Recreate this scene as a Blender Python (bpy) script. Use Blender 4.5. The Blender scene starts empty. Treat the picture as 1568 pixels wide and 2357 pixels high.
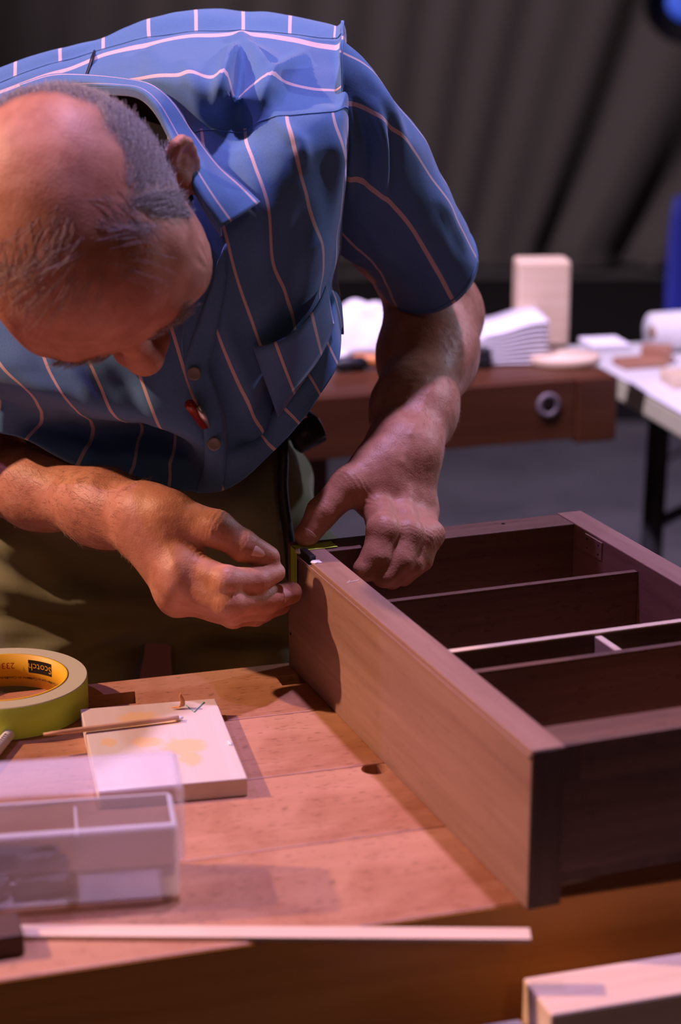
import bpy, bmesh, math, random
import numpy as np
from mathutils import Vector, Matrix, Euler
random.seed(7); rng = np.random.default_rng(7)
C = bpy.context.scene.collection
SC = bpy.context.scene

# ------------------------------------------------------------------ camera, world, lights, exposure
CAM_F, CAM_PITCH, CAM_H = 4448.0, 0.28483, 1.45      # focal length in px of the 1568x2357 frame
cam = bpy.data.cameras.new('camera'); camo = bpy.data.objects.new('camera', cam); C.objects.link(camo)
camo.location = (0, 0, CAM_H); camo.rotation_euler = (math.pi/2 - CAM_PITCH, 0, 0)
cam.sensor_fit = 'VERTICAL'; cam.sensor_height = 36.0; cam.sensor_width = 24.0
cam.lens = CAM_F/2357*36.0; cam.clip_start = .05; cam.clip_end = 60
cam.dof.use_dof = True; cam.dof.focus_distance = 1.56; cam.dof.aperture_fstop = 4.5
SC.camera = camo

w = bpy.data.worlds.new('World'); SC.world = w; w.use_nodes = True
w.node_tree.nodes['Background'].inputs[0].default_value = (.17, .088, .066, 1)
w.node_tree.nodes['Background'].inputs[1].default_value = .09

def spot(name, loc, target, color, power, size_deg=40, blend=.6, radius=.06):
    l = bpy.data.lights.new(name, 'SPOT'); l.color = color; l.energy = power
    l.spot_size = math.radians(size_deg); l.spot_blend = blend; l.shadow_soft_size = radius
    o = bpy.data.objects.new(name, l); C.objects.link(o); o.location = loc
    o.rotation_euler = (Vector(target) - Vector(loc)).to_track_quat('-Z', 'Y').to_euler()
    return o
TG = Vector((0, 1.45, .95))
spot('amber_stage_light', TG + 4.6*Vector((-.79, .03, .60)).normalized(), TG, (1, .55, .36), 960, 26, .4)
spot('lavender_stage_light', TG + 5.0*Vector((.10, .12, .985)).normalized(), TG, (.70, .50, 1), 1020, 40, .6, .13)
spot('violet_side_light', TG + 5.0*Vector((-.52, -.08, .84)).normalized(), TG, (.60, .34, 1), 210, 34)
spot('cool_side_light', (3.3, 3.6, 3.0), (.06, 1.64, 1.2), (.72, .72, 1), 230, 17, .7)
spot('front_fill_light', (.9, -2.6, 3.4), TG, (1, .52, .28), 26, 44, .6, .25)  # added fill lamp lifting the camera-facing surfaces, in place of warm bounce
spot('back_stage_light', (-1.2, .9, 5.0), (.7, 3.6, .6), (.86, .68, 1), 1500, 40, 1)
spot('curtain_wash_light', (-2.6, 4.4, 4.8), (1.6, 8.8, .9), (1, .78, .86), 900, 60, 1)

vs = SC.view_settings
vs.view_transform = 'Standard'; vs.look = 'None'; vs.exposure = 0.1; vs.gamma = 1.0; vs.use_curve_mapping = False
SC.cycles.use_denoising = True
SC.cycles.max_bounces = 8; SC.cycles.transparent_max_bounces = 16

# ------------------------------------------------------------------ helpers
def ray(px, py):
    x = (px-784)/CAM_F; y = -(py-1178.5)/CAM_F
    c, s = math.cos(CAM_PITCH), math.sin(CAM_PITCH)
    return np.array([x, c + s*y, -s + c*y])
def PZ(px, py, z):
    d = ray(px, py); t = (z-CAM_H)/d[2]; return np.array([0, 0, CAM_H]) + t*d
def P(px, py, Y):
    d = ray(px, py); t = Y/d[1]; return np.array([0, 0, CAM_H]) + t*d

def tag(o, label=None, cat=None, group=None, kind=None):
    if label: o['label'] = label
    if cat: o['category'] = cat
    if group: o['group'] = group
    if kind: o['kind'] = kind
    return o
def empty(name, loc=(0, 0, 0), rz=0, label=None, cat=None, group=None):
    o = bpy.data.objects.new(name, None); C.objects.link(o); o.location = loc; o.rotation_euler = (0, 0, rz)
    o.empty_display_size = .05
    return tag(o, label, cat, group)
def link_mesh(name, me, mat=None, parent=None, loc=(0, 0, 0), rot=(0, 0, 0), smooth=False):
    if mat:
        for m in (mat if isinstance(mat, (list, tuple)) else [mat]): me.materials.append(m)
    o = bpy.data.objects.new(name, me); C.objects.link(o)
    if parent: o.parent = parent
    o.location = loc; o.rotation_euler = rot
    if smooth: me.polygons.foreach_set('use_smooth', [True]*len(me.polygons))
    return o
def np_mesh(name, V, F):
    me = bpy.data.meshes.new(name); me.from_pydata([tuple(v) for v in np.asarray(V, float)], [], [tuple(int(i) for i in q) for q in F]); me.update(); return me
def bm_obj(name, bm, mat=None, parent=None, loc=(0, 0, 0), rot=(0, 0, 0), smooth=False):
    me = bpy.data.meshes.new(name); bmesh.ops.recalc_face_normals(bm, faces=bm.faces); bm.to_mesh(me); bm.free()
    return link_mesh(name, me, mat, parent, loc, rot, smooth)
def add_box(bm, size, c=(0, 0, 0), rz=0, bevel=0, seg=2):
    r = bmesh.ops.create_cube(bm, size=1)
    vs_ = r['verts']
    M = Matrix.Translation(c) @ Matrix.Rotation(rz, 4, 'Z') @ Matrix.Diagonal((*size, 1))
    bmesh.ops.transform(bm, matrix=M, verts=vs_)
    if bevel:
        es = list({e for v in vs_ for e in v.link_edges})
        bmesh.ops.bevel(bm, geom=es, offset=bevel, segments=seg, affect='EDGES', profile=.5)
def box(name, size, loc, mat, parent=None, rot=(0, 0, 0), bevel=.0012, seg=2):
    bm = bmesh.new(); add_box(bm, size, bevel=bevel, seg=seg)
    return bm_obj(name, bm, mat, parent, loc, rot)
def boxr(name, lo, hi, mat, parent=None, bevel=.0012):
    lo = np.array(lo, float); hi = np.array(hi, float)
    return box(name, tuple(hi-lo), tuple((lo+hi)/2), mat, parent, bevel=bevel)
def tube_data(path, rad, n=8, cap=True):
    path = np.asarray(path, float); k = len(path)
    rad = np.full(k, rad) if np.isscalar(rad) else np.asarray(rad, float)
    t = np.gradient(path, axis=0); t /= np.linalg.norm(t, axis=1)[:, None] + 1e-12
    up = np.array([0, 0, 1.]) if abs(t[0][2]) < .9 else np.array([1., 0, 0])
    V = []; a = np.linspace(0, 2*np.pi, n, endpoint=False)
    nrm = np.cross(t[0], up); nrm /= np.linalg.norm(nrm)
    for i in range(k):
        nrm = nrm - t[i]*(nrm@t[i]); nrm /= np.linalg.norm(nrm)+1e-12; b = np.cross(t[i], nrm)
        V.append(path[i] + rad[i]*(np.cos(a)[:, None]*nrm + np.sin(a)[:, None]*b))
    V = np.concatenate(V); F = []
    for i in range(k-1):
        for j in range(n):
            F.append((i*n+j, i*n+(j+1) % n, (i+1)*n+(j+1) % n, (i+1)*n+j))
    if cap: F.append(tuple(range(n-1, -1, -1))); F.append(tuple((k-1)*n+j for j in range(n)))
    return V, F
def tube(name, path, rad, mat, parent=None, n=10, smooth=True, **k):
    V, F = tube_data(path, rad, n); return link_mesh(name, np_mesh(name, V, F), mat, parent, smooth=smooth, **k)
def lathe(name, prof, mat, parent=None, n=32, loc=(0, 0, 0), rot=(0, 0, 0), smooth=True, closed=False):
    V = []; F = []; a = np.linspace(0, 2*np.pi, n, endpoint=False); k = len(prof)
    for r, z in prof: V += [(r*math.cos(t), r*math.sin(t), z) for t in a]
    for i in range(k if closed else k-1):
        i2 = (i+1) % k
        for j in range(n): F.append((i*n+j, i*n+(j+1) % n, i2*n+(j+1) % n, i2*n+j))
    if not closed:
        if prof[0][0] > 1e-6: F.append(tuple(range(n-1, -1, -1)))
        if prof[-1][0] > 1e-6: F.append(tuple((k-1)*n+j for j in range(n)))
    return link_mesh(name, np_mesh(name, V, F), mat, parent, loc, rot, smooth)
def boolean_cut(o, cutters):
    for c in cutters:
        m = o.modifiers.new('cut', 'BOOLEAN'); m.operation = 'DIFFERENCE'; m.object = c; m.solver = 'EXACT'
    bpy.context.view_layer.update()
    me = bpy.data.meshes.new_from_object(o.evaluated_get(bpy.context.evaluated_depsgraph_get()))
    o.modifiers.clear(); o.data = me
    for c in cutters: bpy.data.objects.remove(c)
def catmull(pts, m):
    """resample a polyline of control points (k x d) with m samples per segment"""
    p = np.asarray(pts, float); p = np.vstack([2*p[0]-p[1], p, 2*p[-1]-p[-2]]); out = []
    t = np.linspace(0, 1, m, endpoint=False)[:, None]
    for i in range(1, len(p)-2):
        a, b, c, d = p[i-1], p[i], p[i+1], p[i+2]
        out.append(.5*((2*b)+(-a+c)*t+(2*a-5*b+4*c-d)*t**2+(-a+3*b-3*c+d)*t**3))
    out.append(p[-2][None]); return np.concatenate(out)

# ------------------------------------------------------------------ materials
def new_mat(name, rough=.5, spec=.5, color=(.5, .5, .5), metal=0, **kw):
    m = bpy.data.materials.new(name); m.use_nodes = True
    b = m.node_tree.nodes['Principled BSDF']
    b.inputs['Base Color'].default_value = (*color, 1); b.inputs['Roughness'].default_value = rough
    b.inputs['Specular IOR Level'].default_value = spec; b.inputs['Metallic'].default_value = metal
    for k, v in kw.items(): b.inputs[k.replace('_', ' ')].default_value = v
    return m
def N(m, typ, **kw):
    n = m.node_tree.nodes.new(typ)
    for k, v in kw.items(): setattr(n, k, v)
    return n
def L(m, a, b): m.node_tree.links.new(a, b)
def ramp(m, stops, fac):
    r = N(m, 'ShaderNodeValToRGB'); e = r.color_ramp.elements
    while len(e) < len(stops): e.new(.5)
    for i, (p, c) in enumerate(stops): e[i].position = p; e[i].color = (*c, 1) if len(c) == 3 else c
    L(m, fac, r.inputs[0]); return r.outputs[0]
def noise(m, vec, scale, detail=4, rough=.55, dist=0):
    n = N(m, 'ShaderNodeTexNoise'); n.inputs['Scale'].default_value = scale; n.inputs['Detail'].default_value = detail
    n.inputs['Roughness'].default_value = rough; n.inputs['Distortion'].default_value = dist
    if vec is not None: L(m, vec, n.inputs['Vector'])
    return n.outputs[0]
def mapping(m, vec, scale=(1, 1, 1), rot=(0, 0, 0), loc=(0, 0, 0)):
    n = N(m, 'ShaderNodeMapping'); n.inputs['Scale'].default_value = scale; n.inputs['Rotation'].default_value = rot
    n.inputs['Location'].default_value = loc; L(m, vec, n.inputs['Vector']); return n.outputs[0]
def coord(m, which='Object'): return N(m, 'ShaderNodeTexCoord').outputs[which]
def mixc(m, fac, a, b, mode='MIX'):
    n = N(m, 'ShaderNodeMix'); n.data_type = 'RGBA'; n.blend_type = mode
    for s, v in ((n.inputs[0], fac), (n.inputs[6], a), (n.inputs[7], b)):
        if isinstance(v, (int, float)): s.default_value = v
        elif isinstance(v, tuple): s.default_value = (*v, 1) if len(v) == 3 else v
        else: L(m, v, s)
    return n.outputs[2]
def math_n(m, op, a, b=None, clamp=False):
    n = N(m, 'ShaderNodeMath'); n.operation = op; n.use_clamp = clamp
    for s, v in ((n.inputs[0], a), (n.inputs[1], b)):
        if v is None: continue
        if isinstance(v, (int, float)): s.default_value = v
        else: L(m, v, s)
    return n.outputs[0]
def base(m, sock): L(m, sock, m.node_tree.nodes['Principled BSDF'].inputs['Base Color'])
def bump(m, h, strength=.3, dist=.001, prev=None):
    n = N(m, 'ShaderNodeBump'); n.inputs['Strength'].default_value = strength; n.inputs['Distance'].default_value = dist
    L(m, h, n.inputs['Height'])
    if prev is not None: L(m, prev, n.inputs['Normal'])
    L(m, n.outputs[0], m.node_tree.nodes['Principled BSDF'].inputs['Normal']); return n.outputs[0]
def wood(name, dark, mid, light, axis=0, rough=.5, fine=1.0, pores=.0, stain=None, spec=.35, bumpk=.15):
    m = new_mat(name, rough, spec); co = coord(m)
    sc = [38*fine]*3; sc[axis] = 2.2*fine
    v = mapping(m, co, tuple(sc))
    n1 = noise(m, v, 1.0, 6, .6, .6)
    sc2 = [160*fine]*3; sc2[axis] = 6*fine
    n2 = noise(m, mapping(m, co, tuple(sc2)), 1.0, 3, .6)
    f = math_n(m, 'ADD', math_n(m, 'MULTIPLY', n1, .7), math_n(m, 'MULTIPLY', n2, .3))
    c = ramp(m, [(.30, dark), (.50, mid), (.70, light)], f)
    if pores:
        sp = [260*fine]*3; sp[axis] = 95*fine
        p = noise(m, mapping(m, co, tuple(sp)), 1.0, 2, .5)
        c = mixc(m, math_n(m, 'MULTIPLY', ramp(m, [(.60, (0, 0, 0)), (.70, (1, 1, 1))], p), pores), c, tuple(x*.35 for x in dark))
    if stain:
        s = noise(m, co, stain[0], 4, .6, .4)
        c = mixc(m, ramp(m, [(stain[1], (0, 0, 0)), (stain[2], (stain[4],)*3)], s), c, stain[3], 'MULTIPLY')
    base(m, c)
    if bumpk: bump(m, n2, bumpk, .0004)
    return m

M = {}
M['walnut'] = wood('walnut', (.085, .046, .032), (.135, .074, .052), (.19, .11, .078), 0, .45, 1.0, .35)
M['walnut_y'] = wood('walnut_along_side', (.195, .105, .078), (.27, .155, .115), (.345, .21, .16), 1, .45, 1.0, .15)
M['walnut_end'] = wood('walnut_end_grain', (.07, .04, .03), (.10, .06, .045), (.14, .09, .06), 2, .6, 1.6, .3)
M['maple'] = wood('pale_maple', (.60, .42, .28), (.72, .55, .39), (.80, .64, .48), 0, .5, .7)
M['maple_y'] = wood('pale_maple_crossgrain', (.66, .52, .38), (.76, .62, .47), (.82, .70, .55), 1, .55, .6)
M['bench'] = wood('worn_beech_bench', (.39, .185, .098), (.46, .235, .13), (.53, .28, .165), 0, .45, 1.25, .5,
                  (9, .45, .68, (.62, .46, .36), .75))
M['bench_dark'] = wood('oiled_bench_apron', (.52, .21, .035), (.70, .31, .055), (.80, .40, .085), 0, .5, .5)
M['farbench'] = wood('red_brown_bench', (.048, .014, .005), (.07, .021, .007), (.10, .032, .011), 0, .45, .5)
M['dark_hole'] = new_mat('dark_slot_inside', .9, .1, (.02, .014, .012))
M['black'] = new_mat('black_plastic', .45, .4, (.012, .012, .014))
M['black_metal'] = new_mat('black_metal', .4, .5, (.02, .02, .024))
M['steel'] = new_mat('brushed_steel', .35, .5, (.55, .55, .58), 1)
M['white_plastic'] = new_mat('white_plastic', .4, .5, (.75, .74, .74))
M['paper'] = new_mat('white_paper', .8, .2, (.78, .76, .78))
# ------------------------------------------------------------------ setting
m = new_mat('grey_stage_floor', .55, .3); co = coord(m)
base(m, ramp(m, [(.35, (.095, .091, .100)), (.65, (.150, .146, .156))], noise(m, co, 3.5, 6, .65)))
fl = box('floor', (14, 16, .1), (0, 6.0, -.05), m, bevel=0); tag(fl, kind='structure')
wb = box('wall_back', (14, .1, 5), (0, 10.6, 2.5), new_mat('black_wall', .9, .1, (.012, .011, .013)), bevel=0); tag(wb, kind='structure')

# draped stage curtain: grid with curved diagonal folds
m = new_mat('charcoal_drape', .85, .15); co = coord(m)
base(m, mixc(m, noise(m, co, 60, 2), (.085, .078, .078), (.12, .11, .11)))
nx, nz = 560, 150
xs = np.linspace(-6.2, 5.2, nx); zs = np.linspace(.0, 4.6, nz)
X, Z = np.meshgrid(xs, zs, indexing='ij')
# fold coordinate: vertical on the left, swept to the lower left on the right where the cloth is pulled aside
# fold coordinate: nearly flat on the left, swept to the lower left on the right where the cloth is pulled aside
q = np.clip(Z-.1, 0, 9)
s = X + .55*np.exp(-q/.75)*np.clip((X-.2)/1.0, 0, 1.3) - .10*q
k = .05+.95*np.clip((s-.95)/.5, 0, 1)
Yf = .055*k*(np.sin(s*11.2-1.35)+.30*np.sin(s*22.4+.8)) + .04*np.sin(X*1.7+.5) + .012*np.sin(s*24+.8*np.sin(Z*2))
Zb = np.where(Z < .02, .02+.015*np.sin(X*5), Z)
V = np.stack([X, 8.9+Yf, Zb], -1).reshape(-1, 3)
idx = np.arange(nx*nz).reshape(nx, nz)
F = np.stack([idx[:-1, :-1], idx[1:, :-1], idx[1:, 1:], idx[:-1, 1:]], -1).reshape(-1, 4)
cu = link_mesh('stage_curtain', np_mesh('stage_curtain', V, F), m, smooth=True)
sm = cu.modifiers.new('thickness', 'SOLIDIFY'); sm.thickness = .006
tag(cu, 'charcoal grey stage curtain hanging in soft diagonal folds behind everything', 'curtain')

mt = new_mat('floor_shade_black', .95, .05, (.018, .016, .018))  # black sheet added to stand for the unlit far floor
o = box('floor_shade_sheet', (9, 2.75, .006), (0, 7.35, .0032), mt, bevel=0); tag(o, 'black sheet added for shade on the floor before the grey curtain', 'shade sheet')
# ------------------------------------------------------------------ near workbench (top at z = .87)
BZ = .87; BYAW = .2955
bu = np.array([math.cos(BYAW), math.sin(BYAW), 0]); bv = np.array([-math.sin(BYAW), math.cos(BYAW), 0])
B0 = PZ(0, 2255, BZ)                                    # a point of the front top edge
def bl(p):                                              # world -> bench-local
    q = np.asarray(p) - B0; return np.array([q@bu, q@bv, q[2]])
bench = empty('workbench', (B0[0], B0[1], 0), BYAW, 'worn wooden workbench with dog holes under the walnut cabinet', 'workbench')
BD = bl(PZ(220, 1572, BZ))[1]                           # depth
edges = [0, .118, .232, .345, BD]
slotc = [bl(PZ(688, 1562, BZ)), bl(PZ(255, 1611, BZ))]
holec = bl(PZ(862, 1770, BZ))
XL, XR = -.75, 1.05
for i in range(4):
    a, b = edges[i]+(.0002 if i else 0), edges[i+1]-(.0002 if i < 3 else 0)
    pl = boxr('plank', (XL, a, BZ-.075), (XR, b, BZ-.00006*(i % 2)), M['bench'], bench, bevel=.0012)
    cut = []
    if i == 3:
        for sx, sy in ((slotc[0], .022), (slotc[1], .026)):
            c = boxr('c', (sx[0]-.017 if sy < .025 else sx[0]-.03, sx[1]-sy/2, BZ-.09), (sx[0]+.017 if sy < .025 else sx[0]+.022, sx[1]+sy/2, BZ+.02), None, bench, 0); cut.append(c)
    if a < holec[1] < b:
        bm = bmesh.new(); bmesh.ops.create_cone(bm, cap_ends=True, segments=28, radius1=.0098, radius2=.0098, depth=.2)
        c = bm_obj('c', bm, None, bench, (holec[0], holec[1], BZ-.02)); cut.append(c)
    if cut: boolean_cut(pl, cut)
boxr('front_apron', (XL, .003, BZ-.30), (XR, .045, BZ-.0755), M['bench_dark'], bench)
boxr('front_rail', (XL, -.0005, BZ-.0745), (XR, .0, BZ-.0012), M['bench_dark'], bench, 0)
boxr('back_apron', (XL, BD-.045, BZ-.22), (XR, BD-.004, BZ-.0755), M['bench_dark'], bench)
for x in (XL+.06, XR-.16):
    for y in (.02, BD-.12): boxr('leg', (x, y, 0), (x+.1, y+.1, BZ-.0755), M['bench_dark'], bench, .003)
for x in (XL+.07, XR-.13): boxr('stretcher', (x, .12, .15), (x+.05, BD-.12, .25), M['bench_dark'], bench)

# front vise: pale jaw with a steel guide plate
vj = PZ(1203, 2250, .838); vl = bl(vj)
def vbox(name, lo, hi, mat, bev=.002): return boxr(name, (lo[0]+vl[0], lo[1]+vl[1], lo[2]), (hi[0]+vl[0], hi[1]+vl[1], hi[2]), mat, bench, bev)
tag(vbox('vise_jaw', (0, -.045, .64), (.42, 0, .838), M['maple']), 'pale wooden vise jaw')
tag(vbox('vise_plate', (-.085, -.06, .78), (-.002, -.003, .812), new_mat('lilac_grey_steel', .4, .5, (.42, .42, .47), .6)), 'lilac grey steel plate')
for x in (.08, .34):
    bm = bmesh.new(); bmesh.ops.create_cone(bm, cap_ends=True, segments=20, radius1=.012, radius2=.012, depth=-vl[1])
    bm_obj('guide_rod', bm, M['steel'], bench, (vl[0]+x, vl[1]/2, .72), (math.pi/2, 0, 0), True)

# ------------------------------------------------------------------ walnut cabinet lying on the bench
CY = .35657; CA = np.array([-.0435, 1.523, BZ]); CW, CD, CH = .270, .4594, .108
cu_ = np.array([math.cos(CY), math.sin(CY), 0]); cd_ = np.array([math.sin(CY), -math.cos(CY), 0])
def cabw(s, t, z): return CA + cu_*s + cd_*t + np.array([0, 0, z])
cab = empty('walnut_cabinet', tuple(CA), CY, 'unfinished open walnut cabinet case lying on its back on the workbench', 'cabinet')
# local frame: x = s, y = -t
TS, TR = .0231, .0324
def cbox(name, s0, s1, t0, t1, z0, z1, mat, bevel=.0008): return boxr(name, (s0, -t1, z0), (s1, -t0, z1), mat, cab, bevel)
left = cbox('side_panel', 0, TS, 0, CD, 0, CH, M['walnut_y'])
cbox('edge_strip', -.0012, .0016, .012, CD-.001, CH-.0065, CH-.0035, M['walnut_y'], .0004)
right = cbox('side_panel', CW-TS, CW, 0, CD, 0, CH, M['walnut_y'])
fr = cbox('end_rail', TS, CW-TS, .0012, TR, .004, CH-.0006, M['walnut'])
nr = cbox('end_rail', TS, CW-TS, CD-TR, CD-.003, .020, CH-.0003, M['walnut'])
cbox('top_lip', TS+.012, CW-TS, CD-.003, CD-.0012, CH-.026, CH-.0003, M['walnut'], .0004)
cbox('lap_joint', TS, TS+.012, CD-.0032, CD-.0014, CH-.026, CH-.0008, M['walnut_end'], .0003)
cbox('bottom_lip', TS, CW-TS, CD-TR+.004, CD-.006, .011, .0195, M['walnut_end'])
cbox('end_grain', 0.0004, TS-.0002, CD-.0003, CD+.0006, .0004, CH-.0012, M['walnut_end'], .0002)
pale = M['maple']
for i, (t, zt, th) in enumerate(((.143, .098, .006), (.26, .098, .006), (.303, .098, .006))):
    dv = cbox('divider', TS, CW-TS, t-th/2, t+th/2, .012, zt, M['walnut'])
    cbox('divider_edge', TS, CW-TS, t-th/2, t+th/2, zt+.00005, zt+.0012, [M['walnut'], pale, M['walnut']][i], 0)
cbox('cross_divider', .146, .152, .2632, .2998, .012, .097, pale)
# hinge seat on the far right inner edge and dowel marks
cbox('hinge_leaf', CW-TS-.0014, CW-TS-.0002, .055, .085, CH-.018, CH-.0025, M['walnut_y'], .0003)
for a in (.06, .08):
    for z in (.006, .014):
        lathe('screw_hole', [(.0009, 0), (.0009, .0003)], M['dark_hole'], cab, 10, (CW-TS-.0014, -a, CH-z), (0, -math.pi/2, 0))
for s in (.035, .118, .19):
    lathe('pin_hole', [(.0016, 0), (.0016, .0003)], M['dark_hole'], cab, 12, (s, -.012, CH-.0005))
lathe('pin_hole', [(.0013, 0), (.0013, .0003)], M['dark_hole'], cab, 12, (-.0001, -.006, .03), (0, -math.pi/2, 0))
# ebony inlay in a notch at the corner, with spilled white glue
c1 = boxr('c', (-.01, -.058, CH-.006), (.006, -.028, CH+.02), None, cab, 0)
boolean_cut(left, [c1])
el = empty('ebony_plug', tuple(cabw(.003, .041, CH-.0055)), CY, 'small black wooden plug being set in the notch of the cabinet corner', 'wood plug')
box('plug', (.0055, .024, .0085), (0, 0, .0047), new_mat('ebony', .35, .5, (.012, .011, .012)), el, bevel=.0004)
glue = new_mat('white_glue', .3, .5, (.82, .80, .76))
def blob(name, c, r, mat, sq=(1, 1, .4), parent=None, seed=0):
    bm = bmesh.new(); bmesh.ops.create_icosphere(bm, subdivisions=3, radius=r); rr = random.Random(seed)
    ph = [rr.uniform(0, 6) for _ in range(6)]
    for v in bm.verts:
        n = v.co.normalized(); k_ = 1+.28*math.sin(3*n.x*2+ph[0])*math.sin(2*n.y*2+ph[1])+.18*math.sin(5*n.y+ph[2])
        v.co = Vector((n.x*r*sq[0]*k_, n.y*r*sq[1]*k_, n.z*r*sq[2]))
    return bm_obj(name, bm, mat, parent, c, (0, 0, CY), True)
tag(blob('glue_drop', tuple(cabw(.0015, .027, CH)), .0042, glue, (.8, 1, .6), seed=2), 'dab of white glue at the far end of the black plug', 'glue')
tag(blob('glue_drop', tuple(cabw(.004, .0585, CH)), .0042, glue, (1, .9, .35), seed=5), 'smear of white glue at the near end of the black plug', 'glue')
# chalk tick on the side's top edge
ck = new_mat('chalk', .9, .1, (.75, .66, .62))
V, F = tube_data([cabw(.0125, .112, CH+.0002), cabw(.0085, .1165, CH+.0002), cabw(.0195, .1135, CH+.0002)], .0003, 5)
link_mesh('pencil_tick', np_mesh('t', V-CA, F), ck, None)
bpy.data.objects['pencil_tick'].parent = cab; bpy.data.objects['pencil_tick'].rotation_euler = (0, 0, -CY)
# ------------------------------------------------------------------ green tape strip on the cabinet corner
gt = new_mat('green_tape', .6, .3, (.52, .78, .08)); 
tp = empty('tape_strip', tuple(cabw(0, .0195, CH)), CY, 'strip of yellow green masking tape folded over the cabinet corner', 'tape')
boxr('top_flap', (0, -.0075, .0002), (.034, .0080, .0006), gt, tp, .0001)
boxr('side_flap', (-.0018, -.0070, -.031), (-.0013, .0070, .0006), gt, tp, .0001)

# ------------------------------------------------------------------ roll of green tape
tc = PZ(62, 1632, BZ); tc[0] -= .018
roll = empty('tape_roll', (tc[0], tc[1], BZ), BYAW, 'roll of green masking tape with yellow core lying on the bench', 'tape roll')
RO, RI, RH = .0665, .0505, .0275
m = new_mat('tape_edge', .6, .3); co = coord(m)
gr = N(m, 'ShaderNodeVectorMath', operation='LENGTH'); mp = mapping(m, co, (1, 1, 0)); L(m, mp, gr.inputs[0])
w1 = math_n(m, 'SINE', math_n(m, 'MULTIPLY', gr.outputs['Value'], 5200))
base(m, mixc(m, math_n(m, 'MULTIPLY_ADD', w1, .3), (.46, .50, .30), (.60, .60, .44)))
lathe('tape_winding', [(RI+.0012, .0004), (RO-.0006, .0004), (RO, .001), (RO, RH-.001), (RO-.0006, RH-.0004), (RI+.0012, RH-.0004)], [gt, m], roll, 96, closed=True, smooth=False)
tw = bpy.data.objects['tape_winding'].data
for p in tw.polygons:
    p.use_smooth = abs(p.normal.z) < .5
    if p.normal.z > .5 or p.normal.z < -.5: p.material_index = 1
yc = new_mat('yellow_core', .5, .4, (.80, .50, .02))
lathe('core', [(RI-.0008, 0), (RI+.001, 0), (RI+.001, RH), (RI-.0008, RH)], yc, roll, 96, closed=True)
def text_on_core(name, body, size, ang, z, mat, flip=True):
    cv = bpy.data.curves.new(name, 'FONT'); cv.body = body; cv.size = size; cv.align_x = 'CENTER'; cv.align_y = 'CENTER'; cv.resolution_u = 2
    o = bpy.data.objects.new('t', cv); C.objects.link(o); bpy.context.view_layer.update()
    me = bpy.data.meshes.new_from_object(o.evaluated_get(bpy.context.evaluated_depsgraph_get())); bpy.data.objects.remove(o)
    r = RI-.0011
    n = len(me.vertices); co_ = np.zeros(n*3); me.vertices.foreach_get('co', co_); co_ = co_.reshape(-1, 3)
    x, y = co_[:, 0].copy(), co_[:, 1].copy()
    if flip: x, y = -x, -y                              # the roll lies upside down
    a = ang - x/r
    me.vertices.foreach_set('co', np.stack([r*np.cos(a), r*np.sin(a), z+y], -1).ravel()); me.update(); me.materials.clear()
    return link_mesh(name, me, mat, roll)
def patch_on_core(name, a0, a1, z0, z1, mat, rr=RI-.00095):
    a = np.linspace(a0, a1, 12); V = []
    for t in a: V += [(rr*math.cos(t), rr*math.sin(t), z0), (rr*math.cos(t), rr*math.sin(t), z1)]
    return link_mesh(name, np_mesh(name, V, [(2*i, 2*i+1, 2*i+3, 2*i+2) for i in range(11)]), mat, roll)
ink = new_mat('black_ink', .6, .3, (.02, .017, .01)); red = new_mat('red_ink', .6, .3, (.55, .05, .02))
A0 = math.radians(62)-BYAW
patch_on_core('brand_patch', A0-.235, A0+.235, .0125, .0235, ink)
text_on_core('brand_text', 'Scotch', .0088, A0, .0180, yc)
text_on_core('number_text', '233+', .0075, A0+.62, .0180, red)
for j, (tx, da) in enumerate((('Made in Canada', -.36), ('Fabrique au Canada', .02), ('Hecho en Canada', .40), ('Made in Canada', .78), ('Fabrique au Canada', 1.15))):
    text_on_core('small_text', tx, .0031, A0+da, .0075, ink)
for i in range(2):
    for j in range(3): patch_on_core('red_mark', A0-.66-.05*j, A0-.625-.05*j, .005+.004*i, .0083+.004*i, red if (i+j) % 2 == 0 else ink)

# ------------------------------------------------------------------ pale board with glue stains, tick mark, skewer and shaving
b1, b2, b3, b4 = [PZ(*p, BZ+.014) for p in ((190, 1630), (500, 1608), (565, 1790), (222, 1822))]
ctr = (b1+b2+b3+b4)/4; byaw = math.atan2((b3-b4)[1], (b3-b4)[0])*.6+math.atan2((b2-b1)[1], (b2-b1)[0])*.4
bw_, bd_ = (np.linalg.norm(b3-b4)+np.linalg.norm(b2-b1))/2, (np.linalg.norm(b1-b4)+np.linalg.norm(b2-b3))/2
m = wood('pale_scrap_board', (.60, .50, .40), (.66, .57, .48), (.71, .63, .55), 1, .55, .45)
co = coord(m); st = None
nz_ = noise(m, co, 130, 3, .6)
def spot_mask(cx, cy, rx, ry):
    d = N(m, 'ShaderNodeVectorMath', operation='LENGTH')
    L(m, mapping(m, co, (1/rx, 1/ry, 0), (0, 0, 0), (-cx/rx, -cy/ry, 0)), d.inputs[0])
    return ramp(m, [(.62, (1, 1, 1)), (.95, (0, 0, 0))], math_n(m, 'ADD', d.outputs['Value'], math_n(m, 'MULTIPLY', math_n(m, 'SUBTRACT', nz_, .5), .9)))
brd = empty('scrap_board', (ctr[0], ctr[1], BZ), byaw, 'square pale maple board with yellow glue stains beside the tape roll', 'board')
def bloc(p): q = np.array(p)-ctr; c, s = math.cos(-byaw), math.sin(-byaw); return np.array([c*q[0]-s*q[1], s*q[0]+c*q[1]])
acc = None
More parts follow.
